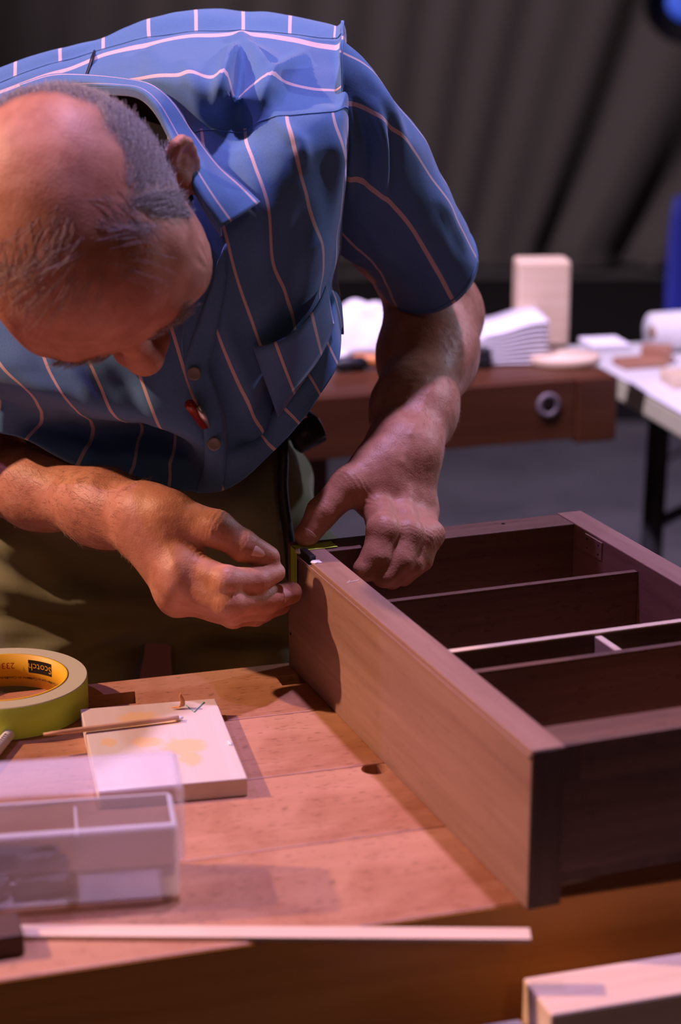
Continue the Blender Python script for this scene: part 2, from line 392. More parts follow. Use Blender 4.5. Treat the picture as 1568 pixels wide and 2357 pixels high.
for px, py, rx, ry in ((318, 1655, .019, .019), (338, 1708, .015, .012), (425, 1718, .021, .018), (438, 1745, .010, .018), (250, 1708, .008, .010), (392, 1664, .012, .006)):
    q = bloc(PZ(px, py, BZ+.014)); mk = spot_mask(q[0], q[1], rx, ry)
    acc = mk if acc is None else math_n(m, 'MAXIMUM', acc, mk)
prev = m.node_tree.nodes['Principled BSDF'].inputs['Base Color'].links[0].from_socket
base(m, mixc(m, math_n(m, 'MULTIPLY', acc, .62), prev, (.80, .50, .16)))
bd_o = box('board_blank', (bw_, bd_, .014), (0, 0, .007), m, brd, bevel=.0009)
tk = new_mat('green_pencil', .8, .2, (.18, .42, .32))
def zt(px, py, dz=.0003): return PZ(px, py, BZ+.014) + np.array([0, 0, dz])
V, F = tube_data([zt(428, 1624), zt(447, 1640), zt(470, 1617)], .0005, 5)
o = link_mesh('pencil_tick', np_mesh('t', V-np.array([ctr[0], ctr[1], BZ]), F), tk, brd); o.rotation_euler = (0, 0, -byaw)
tag(blob('glue_spot', tuple(zt(528, 1712)), .004, glue, (.35, 1, .3), seed=1), 'tiny white glue spot near the right edge of the scrap board', 'glue')
sk = wood('birch_skewer', (.50, .28, .16), (.62, .37, .22), (.70, .45, .28), 0, .55, 2)
p0 = PZ(100, 1694, BZ+.0155); p1 = zt(412, 1661, .0022)
t_ = np.linspace(0, 1, 9)[:, None]; pa = p0*(1-t_)+p1*t_
e0 = zt(190, 1684, .0026); 
tag(tube('glue_stick', pa+np.array([0, 0, .0012]), [.0012, .0018, .002, .0021, .0021, .0021, .002, .0019, .0016], sk, n=10), 'thin wooden stick resting across the left edge of the scrap board', 'stick')
tag(blob('glue_spot', tuple(zt(410, 1659, .002)), .0022, glue, (1.6, .9, .7), seed=9), 'white glue on the tip of the thin wooden stick', 'glue')
# curled shaving standing on the board
sh = zt(412, 1632)
cpts = [sh+np.array([-.003, 0, .001]), sh+np.array([.002, 0, .0015]), sh+np.array([.003, .001, .006]), sh+np.array([.0015, .001, .0105]), sh+np.array([.0022, .001, .0125])]
cv = catmull(cpts, 5); wd = np.linspace(.0036, .0012, len(cv)); V = []; F = []
for i, p in enumerate(cv):
    tw_ = .5+i*.05; dx = np.array([math.cos(tw_), math.sin(tw_), 0])*wd[i]
    V += [p-dx, p+dx]
F = [(2*i, 2*i+1, 2*i+3, 2*i+2) for i in range(len(cv)-1)]
o = link_mesh('wood_shaving', np_mesh('wood_shaving', V, F), new_mat('orange_shaving', .6, .3, (.80, .38, .14)), smooth=True)
o.modifiers.new('t', 'SOLIDIFY').thickness = .0006
tag(o, 'small curled orange wood shaving standing on the scrap board', 'shaving')

# ------------------------------------------------------------------ white pen by the tape roll
e = PZ(28, 1682, BZ+.005); s_ = PZ(-60, 1790, BZ+.005); dr = (s_-e)/np.linalg.norm(s_-e)
pen = empty('white_marker', tuple(e), 0, 'white pen lying in front of the tape roll at the left edge', 'pen')
tube('barrel', [dr*0, dr*.0015, dr*.004, dr*.06, dr*.12], [.0022, .0036, .0044, .0046, .0046], M['white_plastic'], pen, 18)
V, F = tube_data([dr*.016, dr*.034], .00468, 18, False)
nv = np.array([0, 0, 1.])
for j in range(6):
    box('print_mark', (.0016, .0028, .0002), tuple(dr*(.0155+.0035*j)+np.array([-.0006, -.0020, .00440])), new_mat('grey_print', .6, .3, (.12, .12, .16)), pen, (math.radians(28), 0, math.atan2(dr[1], dr[0])), 0)

# ------------------------------------------------------------------ clear plastic box with parts, dark block, strip
cl = new_mat('clear_plastic', .12, .5, (.93, .91, .96)); 
pb = cl.node_tree.nodes['Principled BSDF']
pb.inputs['Transmission Weight'].default_value = 0
def clear_mat(name, col, alpha, rough=.15):
    m = new_mat(name, rough, .6, col); b = m.node_tree.nodes['Principled BSDF']
    lw = N(m, 'ShaderNodeLayerWeight'); lw.inputs[0].default_value = .35
    f_ = math_n(m, 'MULTIPLY_ADD', lw.outputs['Facing'], .38); f_.node.inputs[2].default_value = alpha
    L(m, f_, b.inputs['Alpha']); return m
lidm = clear_mat('clear_lid_plastic', (.80, .74, .86), .05, .2); basem = clear_mat('frosted_base_plastic', (.86, .82, .84), .42, .35)
tr = PZ(416, 2070, BZ); TX, TYD, TZ = .30, .052, .080
tub = empty('plastic_box', (tr[0], tr[1], BZ), BYAW*.55, 'clear plastic storage box with lid in the left foreground', 'plastic box')
def shell(name, lo, hi, th, mat, parent, open_top, r=.004):
    """thin-walled open box: outer and inner skins joined at the rim"""
    bm = bmesh.new(); lo = np.array(lo); hi = np.array(hi)
    add_box(bm, tuple(hi-lo), tuple((lo+hi)/2), bevel=r, seg=3)
    zz = hi[2] if open_top else lo[2]
    fs = [f for f in bm.faces if all(abs(v.co.z-zz) < r*1.01 for v in f.verts) and abs(f.normal.z) > .99]
    bmesh.ops.delete(bm, geom=fs, context='FACES')
    o = bm_obj(name, bm, mat, parent, smooth=True); md = o.modifiers.new('t', 'SOLIDIFY'); md.thickness = th; md.offset = -1
    return o
shell('base_tray', (-TX, 0, 0), (0, TYD, .052), .0014, basem, tub, True)
shell('lid', (-TX-.004, -.004, .026), (.004, TYD+.004, TZ), .0014, lidm, tub, False, .005)
boxr('partition', (-.064, .002, .002), (-.0625, TYD-.002, .047), basem, tub, .0003)
# grey metal parts lying in the left compartment
gm = new_mat('grey_hardware', .45, .5, (.10, .10, .13), .4)
tm = tub.matrix_basis
def tubw(x, y, z):
    c, s = math.cos(BYAW*.55), math.sin(BYAW*.55); return (tr[0]+c*x-s*y, tr[1]+s*x+c*y, BZ+z)
rr = random.Random(3)
names = ['on the bottom at the right', 'beside the partition', 'lying crosswise on the others', 'at the left edge of the frame', 'leaning at the back wall', 'in the middle of the pile']
for i, (x, y, z, L_, a) in enumerate(((-.085, .018, .0095, .036, .1), (-.078, .036, .0095, .022, 1.4), (-.100, .030, .0225, .05, -.15), (-.122, .016, .0095, .03, .3), (-.112, .048, .0095, .034, .0), (-.088, .024, .0225, .026, .5))):
    bm = bmesh.new(); add_box(bm, (L_, .012, .012), bevel=.001); add_box(bm, (L_*.35, .016, .0075), (L_*.2, 0, .001), bevel=.001)
    o = bm_obj('metal_fitting', bm, gm, None, tubw(x, y, z), (0, 0, a+.16))
    tag(o, 'grey metal fitting in the plastic box, ' + names[i], 'fitting', 'grey fittings in the plastic box')
db = PZ(58, 2200, BZ)
o = empty('dark_block', (db[0], db[1], BZ), BYAW, 'small dark brown wood block at the left edge of the bench front', 'wood block')
boxr('block', (-.07, .0, .0005), (0, .030, .0145), wood('smoked_oak', (.05, .026, .018), (.085, .045, .03), (.12, .07, .05), 0, .6, 1), o, .0012)
s0 = PZ(40, 2150, BZ+.0); s1 = PZ(1221, 2158, BZ+.0); dv = (s1-s0)/np.linalg.norm(s1-s0); ang = math.atan2(dv[1], dv[0])
o = empty('maple_strip', tuple(s0), ang, 'long thin pale wood strip overhanging the front edge of the bench', 'wood strip')
boxr('strip', (-.06, -.0075, .0004), (np.linalg.norm(s1-s0), .0065, .0032), M['maple'], o, .0004)
# ------------------------------------------------------------------ far workbench and what lies on it
fa = PZ(1410, 858, BZ); fb = PZ(760, 905, BZ); fyaw = math.atan2((fa-fb)[1], (fa-fb)[0])
fbn = empty('workbench', (fa[0], fa[1], 0), fyaw, 'red brown wooden workbench in the blurred background', 'workbench')
boxr('bench_top', (-1.5, .0, BZ-.045), (-.004, .60, BZ), M['farbench'], fbn, .002)
boxr('front_apron', (-1.5, -.016, BZ-.088), (-.0625, -.0005, BZ-.0015), M['farbench'], fbn, .002)
boxr('end_cap', (-.062, -.020, BZ-.094), (.0, -.0005, BZ-.001), M['farbench'], fbn, .003)
lathe('vise_ring', [(.010, -.002), (.018, -.002), (.018, .003), (.010, .003)], new_mat('dull_steel', .6, .4, (.16, .13, .14), .3), fbn, 28, (-.105, -.0165, BZ-.036), (math.pi/2, 0, 0), closed=True)
lathe('vise_hole', [(.010, 0), (.010, .002)], M['dark_hole'], fbn, 24, (-.105, -.0163, BZ-.036), (math.pi/2, 0, 0))
for x in (-.50, -1.45):
    for y in (.04, .48): boxr('leg', (x, y, 0), (x+.09, y+.09, BZ-.0455), M['farbench'], fbn, .003)
boxr('stretcher', (-1.42, .06, .18), (-.45, .10, .30), M['farbench'], fbn)
pinkwood = wood('pink_beech', (.50, .18, .10), (.60, .23, .13), (.68, .28, .16), 2, .5, .6)
sl = P(352, 1500, 2.10)
st_ = empty('wooden_stool', (sl[0]-.14, 2.24, 0), 0, 'pinkish wooden stool glimpsed between the trouser legs', 'stool')
boxr('seat', (-.18, -.18, .71), (.18, .18, .74), pinkwood, st_, .004)
for sx in (-1, 1):
    for sy in (-1, 1): boxr('leg', (sx*.14-.024, sy*.14-.024, 0), (sx*.14+.024, sy*.14+.024, .71), pinkwood, st_, .003)
for sy in (-1, 1): boxr('rung', (-.116, sy*.14-.012, .22), (.116, sy*.14+.012, .25), pinkwood, st_, .002)

def rest(px, py, Y0=None): return PZ(px, py, BZ)
# upright board
q0 = P(1196, 620, 2.83); q1 = P(1322, 612, 2.83); upw = q1[0]-q0[0]
o = empty('upright_board', (float(q1[0]), 2.86, BZ), .06, 'pale wood board standing upright on the far workbench', 'board')
boxr('board_blank', (-upw, .0, .0005), (0, .055, q0[2]-BZ+.008), M['maple'], o, .006)
# flat pale board behind the papers
c = PZ(1130, 775, BZ); o = box('pale_board', (.13, .05, .012), (c[0], c[1], BZ+.0065), M['maple'], None, (0, 0, .12), .002); tag(o, 'flat pale board lying left of the upright board on far bench', 'board')
# open booklet: stacked curved sheets
bk = empty('open_booklet', tuple(PZ(1110, 838, BZ)), .06, 'open white booklet lying on the far workbench behind the arm', 'booklet')
for i in range(9):
    xs_ = np.linspace(-.035, .095, 14); zz = .004*i + .0022 + .020*np.exp(-((xs_-.085)/.05)**2)*(i/8) + .006*(i/8)*(xs_ > 0)
    zz = np.maximum.accumulate(zz*0+.0016*0+zz); V = []
    for x, z in zip(xs_, zz): V += [(x, -.015+.0006*i, z), (x, .12-.0006*i, z)]
    pg = link_mesh('page', np_mesh('page', V, [(2*k_, 2*k_+1, 2*k_+3, 2*k_+2) for k_ in range(13)]), M['paper'], bk, smooth=True)
    pg.modifiers.new('t', 'SOLIDIFY').thickness = .0026
# pale round-cornered boards right of the booklet
c = PZ(1300, 815, BZ+.014)
o = empty('round_board', (c[0], c[1], BZ), .05, 'pale rounded wood board lying in front of the upright board', 'board')
prof = [(.0, .0005), (.050, .0005), (.052, .003), (.052, .011), (.050, .014), (0, .014)]
l1 = lathe('disc', prof, M['maple'], o, 40); l1.scale = (1.0, .8, 1)
o = box('white_card', (.06, .07, .010), tuple(PZ(1395, 806, BZ)+np.array([0, .02, .0055])), M['paper'], None, (0, 0, .2), .001); tag(o, 'white card lying on the right end of the far workbench', 'paper')
# black clamp end and orange tool, crumpled cloth
c = PZ(1095, 848, BZ)
o = empty('black_case', (c[0], c[1], BZ), .1, 'small black case beside the booklet on the far bench', 'case')
boxr('body', (-.035, -.01, .0005), (.022, .03, .020), M['black'], o, .004); boxr('lid', (-.035, -.01, .0205), (.022, .03, .028), M['black'], o, .003)
c = PZ(855, 850, BZ)
o = empty('orange_tool', (c[0], c[1], BZ), .1, 'tool with orange handle beside the white cloth on far bench', 'tool')
tube('handle', [(-.03, 0, .012), (-.022, 0, .012), (.0, 0, .012), (.02, 0, .012), (.026, 0, .012)], [.005, .011, .010, .0115, .006], new_mat('orange_plastic', .4, .5, (.60, .20, .04)), o, 14)
tube('ferrule', [(-.055, 0, .011), (-.03, 0, .011)], .007, M['black_metal'], o, 12)
c = PZ(812, 855, BZ)
o = empty('dark_tool', (c[0], c[1], BZ), .3, 'dark handled tool left of the orange tool on far bench', 'tool')
tube('handle', [(-.03, 0, .011), (-.02, 0, .011), (.015, 0, .011), (.022, 0, .011)], [.005, .0105, .0105, .006], M['black'], o, 14)
tube('blade', [(.022, 0, .01), (.05, 0, .01)], .0035, M['steel'], o, 8)
g = 46; xs_ = np.linspace(-1, 1, g); X, Y_ = np.meshgrid(xs_, xs_, indexing='ij'); r = np.hypot(X, Y_*1.0)
H = .060*np.clip(1-r**2.2, 0, 1)**.6 + .010*np.sin(5*X+2*Y_+1)*np.sin(4*Y_-2*X)*(r < .95) + .007*np.sin(11*X-6*Y_)*np.clip(1-r, 0, 1)
V = np.stack([X*.10, Y_*.075, np.maximum(H, .0)+.003], -1).reshape(-1, 3)
idx = np.arange(g*g).reshape(g, g); F = np.stack([idx[:-1, :-1], idx[1:, :-1], idx[1:, 1:], idx[:-1, 1:]], -1).reshape(-1, 4)
c = PZ(838, 800, BZ)
o = link_mesh('crumpled_cloth', np_mesh('cc', V, F), M['paper'], None, tuple(c), smooth=True); o.modifiers.new('t', 'SOLIDIFY').thickness = .002
tag(o, 'crumpled white cloth on the far workbench left of the arm', 'cloth')

# ------------------------------------------------------------------ white folding table at the right
TZ2 = .80
ta = PZ(1411, 858, TZ2); tb = PZ(1568, 948, TZ2); dd = (tb-ta)/np.linalg.norm(tb-ta); tyaw = math.atan2(-dd[0], dd[1])+math.pi
tyaw = math.atan2(dd[1], dd[0])+math.pi/2
m = new_mat('white_laminate', .45, .5, (.76, .74, .76)); me_ = new_mat('cream_table_edge', .5, .4, (.60, .58, .40))
tbl = empty('folding_table', (ta[0], ta[1], 0), tyaw, 'white folding table with black metal legs at the right edge', 'table')
# local: -y runs along the visible edge towards the camera, +x away to the right
boxr('table_top', (.0, -.9, TZ2-.004), (.75, .22, TZ2), m, tbl, .0015)
boxr('edge_band', (.001, -.899, TZ2-.040), (.749, .219, TZ2-.0045), me_, tbl, .004)
for i in range(7): box('rivet', (.0008, .003, .018), (.0008, -.05-.085*i, TZ2-.024), me_, tbl, bevel=.0003)
for y in (-.66, -.02):
    tube('leg', [(.075, y, TZ2-.04), (.07, y, .4), (.06, y, .0)], .018, M['black_metal'], tbl, 12)
    tube('leg', [(.68, y, TZ2-.04), (.685, y, .4), (.69, y, .0)], .014, M['black_metal'], tbl, 12)
    tube('crossbar', [(.065, y, .545), (.16, y, .585), (.60, y, .585), (.685, y, .545)], .010, M['black_metal'], tbl, 10)
def on_table(px, py): return PZ(px, py, TZ2)
c = on_table(1500, 812)
o = empty('paper_roll', tuple(c), .35, 'white roll of paper towels lying on the folding table', 'paper roll')
tube('sheet_roll', [(0, 0, .034), (.22, 0, .034)], .033, M['paper'], o, 28)
V, F = tube_data([(-.001, 0, .034), (.004, 0, .034)], .012, 18); link_mesh('core', np_mesh('core', V, F), new_mat('brown_card', .8, .2, (.32, .17, .10)), o, smooth=True)
rb = wood('reddish_block_wood', (.30, .13, .08), (.40, .19, .12), (.48, .25, .16), 0, .5, .8)
for (px, py, sx, sy, sz, a, lb) in ((1472, 842, .075, .05, .012, .3, 'flat red brown block at the front of the folding table'),
                                    (1500, 852, .05, .04, .026, -.2, 'thick red brown block before the paper roll')):
    c = on_table(px, py)
    if sz > .02: c = on_table(1500, 818) - np.array([0, .05, 0])
    o = box('wood_block', (sx, sy, sz), (c[0], c[1], TZ2+sz/2+.0004), rb, None, (0, 0, a), .003); tag(o, lb, 'wood block')
c = on_table(1575, 885); o = box('wood_block', (.06, .06, .02), (c[0], c[1], TZ2+.0105), M['maple'], None, (0, 0, .2), .003); tag(o, 'pale wood block at the right end of the folding table', 'wood block')

# ------------------------------------------------------------------ blue chair and stage lamp, far right
bl_ = new_mat('blue_plastic', .45, .5, (.055, .075, .50))
q = P(1530, 560, 5.4)
ch = empty('blue_chair', (q[0]+.22, 5.4, 0), .15, 'blue plastic chair far back at the right edge', 'chair')
g = 16; xs_ = np.linspace(-.22, .22, g); zs_ = np.linspace(.44, q[2]+.145, g); V = []; 
for x in xs_:
    for z in zs_: V.append((x*(1-.12*((z-.44)/.4)**2), .05*(x/.22)**2*-1+.02+.10*(z-.44), z-.02*(abs(x)/.22)**4*(z > .75)))
idx = np.arange(g*g).reshape(g, g); F = np.stack([idx[:-1, :-1], idx[1:, :-1], idx[1:, 1:], idx[:-1, 1:]], -1).reshape(-1, 4)
o = link_mesh('backrest', np_mesh('b', V, F), bl_, ch, smooth=True); o.modifiers.new('t', 'SOLIDIFY').thickness = .012
V = [(x, -.42+.44*j/15, .44-.02*(abs(x)/.22)**3*0+.012*((j-8)/8)**2) for x in xs_ for j in range(g)]
o = link_mesh('seat', np_mesh('s', V, F), bl_, ch, smooth=True); o.modifiers.new('t', 'SOLIDIFY').thickness = .012
for sx in (-.18, .18):
    tube('leg', [(sx, -.36, .43), (sx*1.15, -.40, 0)], .012, M['steel'], ch); tube('leg', [(sx, .0, .43), (sx*1.15, .06, 0)], .012, M['steel'], ch)
q = P(1580, 2, 7.6)
lp = empty('stage_lamp', (q[0]+.20, 7.6, 0), 0, 'black stage lamp with blue lens high at the right edge', 'stage lamp')
lq = (-.20, 0, q[2])
lathe('housing', [(.0, .20), (.09, .20), (.15, .12), (.16, .0), (.16, -.03), (.145, -.03), (.145, .0), (.0, .002)], M['black'], lp, 28, lq, (-math.pi/2, 0, .0))
em = new_mat('blue_lamp_lens', .3, .5, (.1, .2, .8)); b = em.node_tree.nodes['Principled BSDF']
b.inputs['Emission Color'].default_value = (.05, .14, 1, 1); b.inputs['Emission Strength'].default_value = .35
lathe('lens', [(0, -.012), (.05, -.010), (.075, -.003)], em, lp, 28, lq, (-math.pi/2, 0, 0))
tube('bracket', [(-.20, .05, q[2]+.125), (-.07, .05, q[2]+.13), (0, .05, q[2]+.05), (0, .05, q[2])], .012, M['black_metal'], lp)
tube('pole', [(0, .05, .02), (0, .05, q[2]+.4)], .02, M['black_metal'], lp)
lathe('foot', [(0, 0), (.22, 0), (.22, .012), (.03, .03), (0, .03)], M['black_metal'], lp, 28, (0, .05, 0))
# ------------------------------------------------------------------ signed-distance modelling: smooth unions of tapered limbs, meshed as ONE surface
class SDF:
    def __init__(s): s.pr = []
    def rc(s, a, b, r1, r2, k=.01, op='u'):
        s.pr.append(('rc', np.asarray(a, float), np.asarray(b, float), r1, r2, k, op)); return s
    def el(s, c, r, k=.01, R=None, op='u'):
        s.pr.append(('el', np.asarray(c, float), np.asarray(r, float), np.eye(3) if R is None else np.asarray(R), None, k, op)); return s
    def chain(s, pts, rad, k=.006, op='u'):
        for i in range(len(pts)-1): s.rc(pts[i], pts[i+1], rad[i], rad[i+1], k if np.isscalar(k) else k[i], op)
        return s
    @staticmethod
    def prim(q, p):
        if q[0] == 'rc':
            _, a, b, r1, r2, _, _ = q
            ba = b-a; l2 = ba@ba; pa = p-a; t = pa@ba/(l2+1e-12)
            # tapered capsule (lateral interpolation with slant correction)
            h = np.clip(t, 0, 1); d = np.sqrt(((pa-h[:, None]*ba)**2).sum(1))
            return d-(r1+(r2-r1)*h)
        _, c, r, R, _, _, _ = q
        x = (p-c)@R.T                                   # rows of R are the local axes
        k0 = np.sqrt(((x/r)**2).sum(1)); k1 = np.sqrt(((x/(r*r))**2).sum(1))+1e-9
        return np.where(k0 < 1e-3, -r.min(), k0*(k0-1)/k1)
    def ev(s, p, only=None):
        d = np.full(len(p), 1.0)
        for q in (s.pr if only is None else only):
            e = s.prim(q, p); k = q[5]
            if q[6] == 'u':
                h = np.clip(k-np.abs(d-e), 0, None)/k; d = np.minimum(d, e)-h*h*k*.25
            else:
                h = np.clip(k-np.abs(-d-e)*1.0, 0, None)/k; d = np.maximum(d, -e)+h*h*k*.25
        return d
    def mesh(s, h, B=20):
        lo = []; hi = []
        for q in s.pr:
            if q[6] != 'u': continue
            if q[0] == 'rc':
                m_ = max(q[3], q[4])+.01; lo.append(np.minimum(q[1], q[2])-m_); hi.append(np.maximum(q[1], q[2])+m_)
            else: m_ = q[2].max()+.01; lo.append(q[1]-m_); hi.append(q[1]+m_)
        lo = np.min(lo, 0); hi = np.max(hi, 0); nb = np.ceil((hi-lo)/(h*B)).astype(int)
        G = nb*B+2
        bi = np.stack(np.meshgrid(*[np.arange(n) for n in nb], indexing='ij'), -1).reshape(-1, 3)
        cen = lo+(bi+.5)*h*B; rad = h*(B+2)*.5*math.sqrt(3)
        E = np.stack([s.prim(q, cen) for q in s.pr], 1)
        un = np.array([q[6] == 'u' for q in s.pr])
        near = E[:, un].min(1) < rad*1.25+.02
        keep = []
        dc = s.ev(cen[near]); sel = np.abs(dc) < rad*1.5+.006
        bi = bi[near][sel]; E = E[near][sel]
        o = np.stack(np.meshgrid(*[np.arange(B+1)]*3, indexing='ij'), -1).reshape(-1, 3)
        Vid = []; Vpos = []; Q = []
        cs = [(0, 0, 0), (1, 0, 0), (0, 1, 0), (1, 1, 0), (0, 0, 1), (1, 0, 1), (0, 1, 1), (1, 1, 1)]
        ed = [(0, 1), (2, 3), (4, 5), (6, 7), (0, 2), (1, 3), (4, 6), (5, 7), (0, 4), (1, 5), (2, 6), (3, 7)]
        gid = lambda c: (c[:, 0].astype(np.int64)*G[1]+c[:, 1])*G[2]+c[:, 2]
        for b, e in zip(bi, E):
            prs = [q for q, v in zip(s.pr, e) if v < rad*1.6+q[5]+.004]
            if not prs: continue
            org = b*B; p = lo+(org+o)*h
            d = s.ev(p, prs).reshape(B+1, B+1, B+1)
            if d.min() > 0 or d.max() < 0: continue
            cv = np.stack([d[x:x+B, y:y+B, z:z+B] for x, y, z in cs], -1)
            ins = cv < 0; n = ins.sum(-1); act = np.argwhere((n > 0) & (n < 8))
            if len(act) == 0: continue
            a = cv[act[:, 0], act[:, 1], act[:, 2]]; acc = np.zeros((len(act), 3)); cnt = np.zeros(len(act))
            for i, j in ed:
                sg = (a[:, i] < 0) != (a[:, j] < 0); t = np.where(sg, a[:, i]/(a[:, i]-a[:, j]+1e-20), 0)
                pi = np.array(cs[i], float); pj = np.array(cs[j], float)
                acc += np.where(sg[:, None], pi+t[:, None]*(pj-pi), 0); cnt += sg
            Vid.append(gid(act+org)); Vpos.append(lo+(act+org+acc/cnt[:, None])*h)
            for ax in range(3):
                u, v = (ax+1) % 3, (ax+2) % 3
                sl0 = [slice(0, B)]*3; sl1 = [slice(0, B)]*3; sl1[ax] = slice(1, B+1)
                s0 = d[tuple(sl0)] < 0; s1 = d[tuple(sl1)] < 0
                ee = np.argwhere(s0 != s1)
                if len(ee) == 0: continue
                fl = s0[ee[:, 0], ee[:, 1], ee[:, 2]]; g_ = ee+org
                du = np.zeros(3, int); du[u] = 1; dv_ = np.zeros(3, int); dv_[v] = 1
                q = np.stack([gid(g_-du-dv_), gid(g_-dv_), gid(g_), gid(g_-du)], 1)
                q[~fl] = q[~fl][:, ::-1]; Q.append(q)
        Vid = np.concatenate(Vid); Vpos = np.concatenate(Vpos); Q = np.concatenate(Q)
        so = np.argsort(Vid); Vid = Vid[so]; Vpos = Vpos[so]
        ix = np.searchsorted(Vid, Q); ix = np.clip(ix, 0, len(Vid)-1); ok = (Vid[ix] == Q).all(1)
        return Vpos, ix[ok]
def vnormals(V, F):
    n = np.cross(V[F[:, 2]]-V[F[:, 0]], V[F[:, 3]]-V[F[:, 1]]); vn = np.zeros_like(V)
    for i in range(4): np.add.at(vn, F[:, i], n)
    return vn/(np.linalg.norm(vn, axis=1)[:, None]+1e-12)
def quad_mesh(name, V, F):
    me = bpy.data.meshes.new(name); me.vertices.add(len(V)); me.vertices.foreach_set('co', V.ravel().astype(np.float32))
    me.loops.add(F.size); me.loops.foreach_set('vertex_index', F.ravel().astype(np.int32))
    me.polygons.add(len(F)); me.polygons.foreach_set('loop_start', np.arange(0, F.size, 4, dtype=np.int32))
    me.polygons.foreach_set('use_smooth', np.ones(len(F), bool)); me.update(calc_edges=True); me.validate(); return me
def smooth_v(V, F, it=1, lam=.5):
    for _ in range(it):
        acc = np.zeros_like(V); cnt = np.zeros(len(V))
        for i in range(4):
            a, b = F[:, i], F[:, (i+1) % 4]
            np.add.at(acc, a, V[b]); np.add.at(cnt, a, 1); np.add.at(acc, b, V[a]); np.add.at(cnt, b, 1)
        V = V+lam*(acc/np.maximum(cnt, 1)[:, None]-V)
    return V
def mat_attr(me, name, val):
    a = me.attributes.new(name, 'FLOAT', 'POINT'); a.data.foreach_set('value', np.asarray(val, np.float32))

# value noise for small surface relief
def vnoise(p, sc, seed=0):
    p = p*sc; i = np.floor(p).astype(int); f = p-i; f = f*f*(3-2*f)
    def hsh(x, y, z):
        n = (x*374761393+y*668265263+z*2147483647+seed*1274126177) & 0xffffffff
        n = ((n ^ (n >> 13))*1274126177) & 0xffffffff; return ((n ^ (n >> 16)) & 0xffff)/65535.
    r = 0
    for dx in (0, 1):
        for dy in (0, 1):
            for dz in (0, 1):
                r = r+hsh(i[:, 0]+dx, i[:, 1]+dy, i[:, 2]+dz)*np.where(dx, f[:, 0], 1-f[:, 0])*np.where(dy, f[:, 1], 1-f[:, 1])*np.where(dz, f[:, 2], 1-f[:, 2])
    return r*2-1
# ------------------------------------------------------------------ the man: body pose
S = SDF()
# head frame: rows hx (his right), hy (forward), hz (up)
HO = P(192, 500, 1.43)
vd = ray(214, 508); vd = vd/np.linalg.norm(vd); tt = -vd; rr_ = np.array([1., 0, 0]); uu = np.cross(rr_, vd)
uu /= np.linalg.norm(uu); rr_ = np.cross(vd, uu)
th = math.radians(82); ip = math.radians(21); ph = math.radians(10)
dn = -uu*math.cos(ip)+rr_*math.sin(ip)
hy = math.sin(th)*dn+math.cos(th)*tt; hz = math.sin(th)*tt-math.cos(th)*dn; hx = np.cross(hy, hz)
hz = hz*math.cos(ph)+hx*math.sin(ph); hx = np.cross(hy, hz)
HR = np.stack([hx, hy, hz])
def hw(x, y, z): return HO+HR.T@np.array([x, y, z])
def hel(c, r, k, rot=None, op='u'):
    R = HR if rot is None else rot@HR
    S.el(hw(*c), r, k, R, op)
def rotx(a): c, s = math.cos(a), math.sin(a); return np.array([[1, 0, 0], [0, c, s], [0, -s, c]])
def rotz(a): c, s = math.cos(a), math.sin(a); return np.array([[c, s, 0], [-s, c, 0], [0, 0, 1]])
def roty(a): c, s = math.cos(a), math.sin(a); return np.array([[c, 0, -s], [0, 1, 0], [s, 0, c]])
# skull and face
hel((0, -.006, .044), (.0755, .085, .078), .02)
hel((0, .040, .050), (.066, .056, .062), .03)
hel((0, .036, -.012), (.059, .056, .060), .03)
hel((0, .036, -.062), (.047, .054, .044), .03)
hel((0, .076, -.092), (.022, .018, .016), .02)
S.rc(hw(-.034, .085, .034), hw(.034, .085, .034), .0130, .0130, .022)
for s in (-1, 1):
    hel((s*.049, .056, -.002), (.021, .024, .022), .035)
    hel((s*.045, .045, -.045), (.020, .030, .030), .02)
    hel((s*.031, .096, .013), (.0165, .013, .0115), .010, None, 's')
    hel((s*.031, .076, .012), (.0145, .0135, .0120), .004)
    S.rc(hw(s*.018, .093, .030), hw(s*.045, .083, .031), .0065, .005, .010)
S.rc(hw(0, .090, .026), hw(0, .108, -.018), .0095, .0115, .012)
hel((0, .112, -.021), (.0145, .0130, .0125), .010)
for s in (-1, 1):
    hel((s*.0145, .100, -.026), (.0085, .012, .0085), .007)
    hel((s*.0070, .108, -.036), (.0038, .0060, .004), .004, None, 's')
S.rc(hw(-.020, .086, -.056), hw(.020, .086, -.056), .0075, .0075, .010)
S.rc(hw(-.017, .085, -.068), hw(.017, .085, -.068), .0075, .0075, .008)
S.rc(hw(-.022, .0985, -.062), hw(.022, .0985, -.062), .0016, .0016, .004, 's')
# temple hollow, brow furrows and crow's feet are added as fine relief below
for s in (-1, 1): hel((s*.056, .046, .022), (.014, .030, .034), .03)
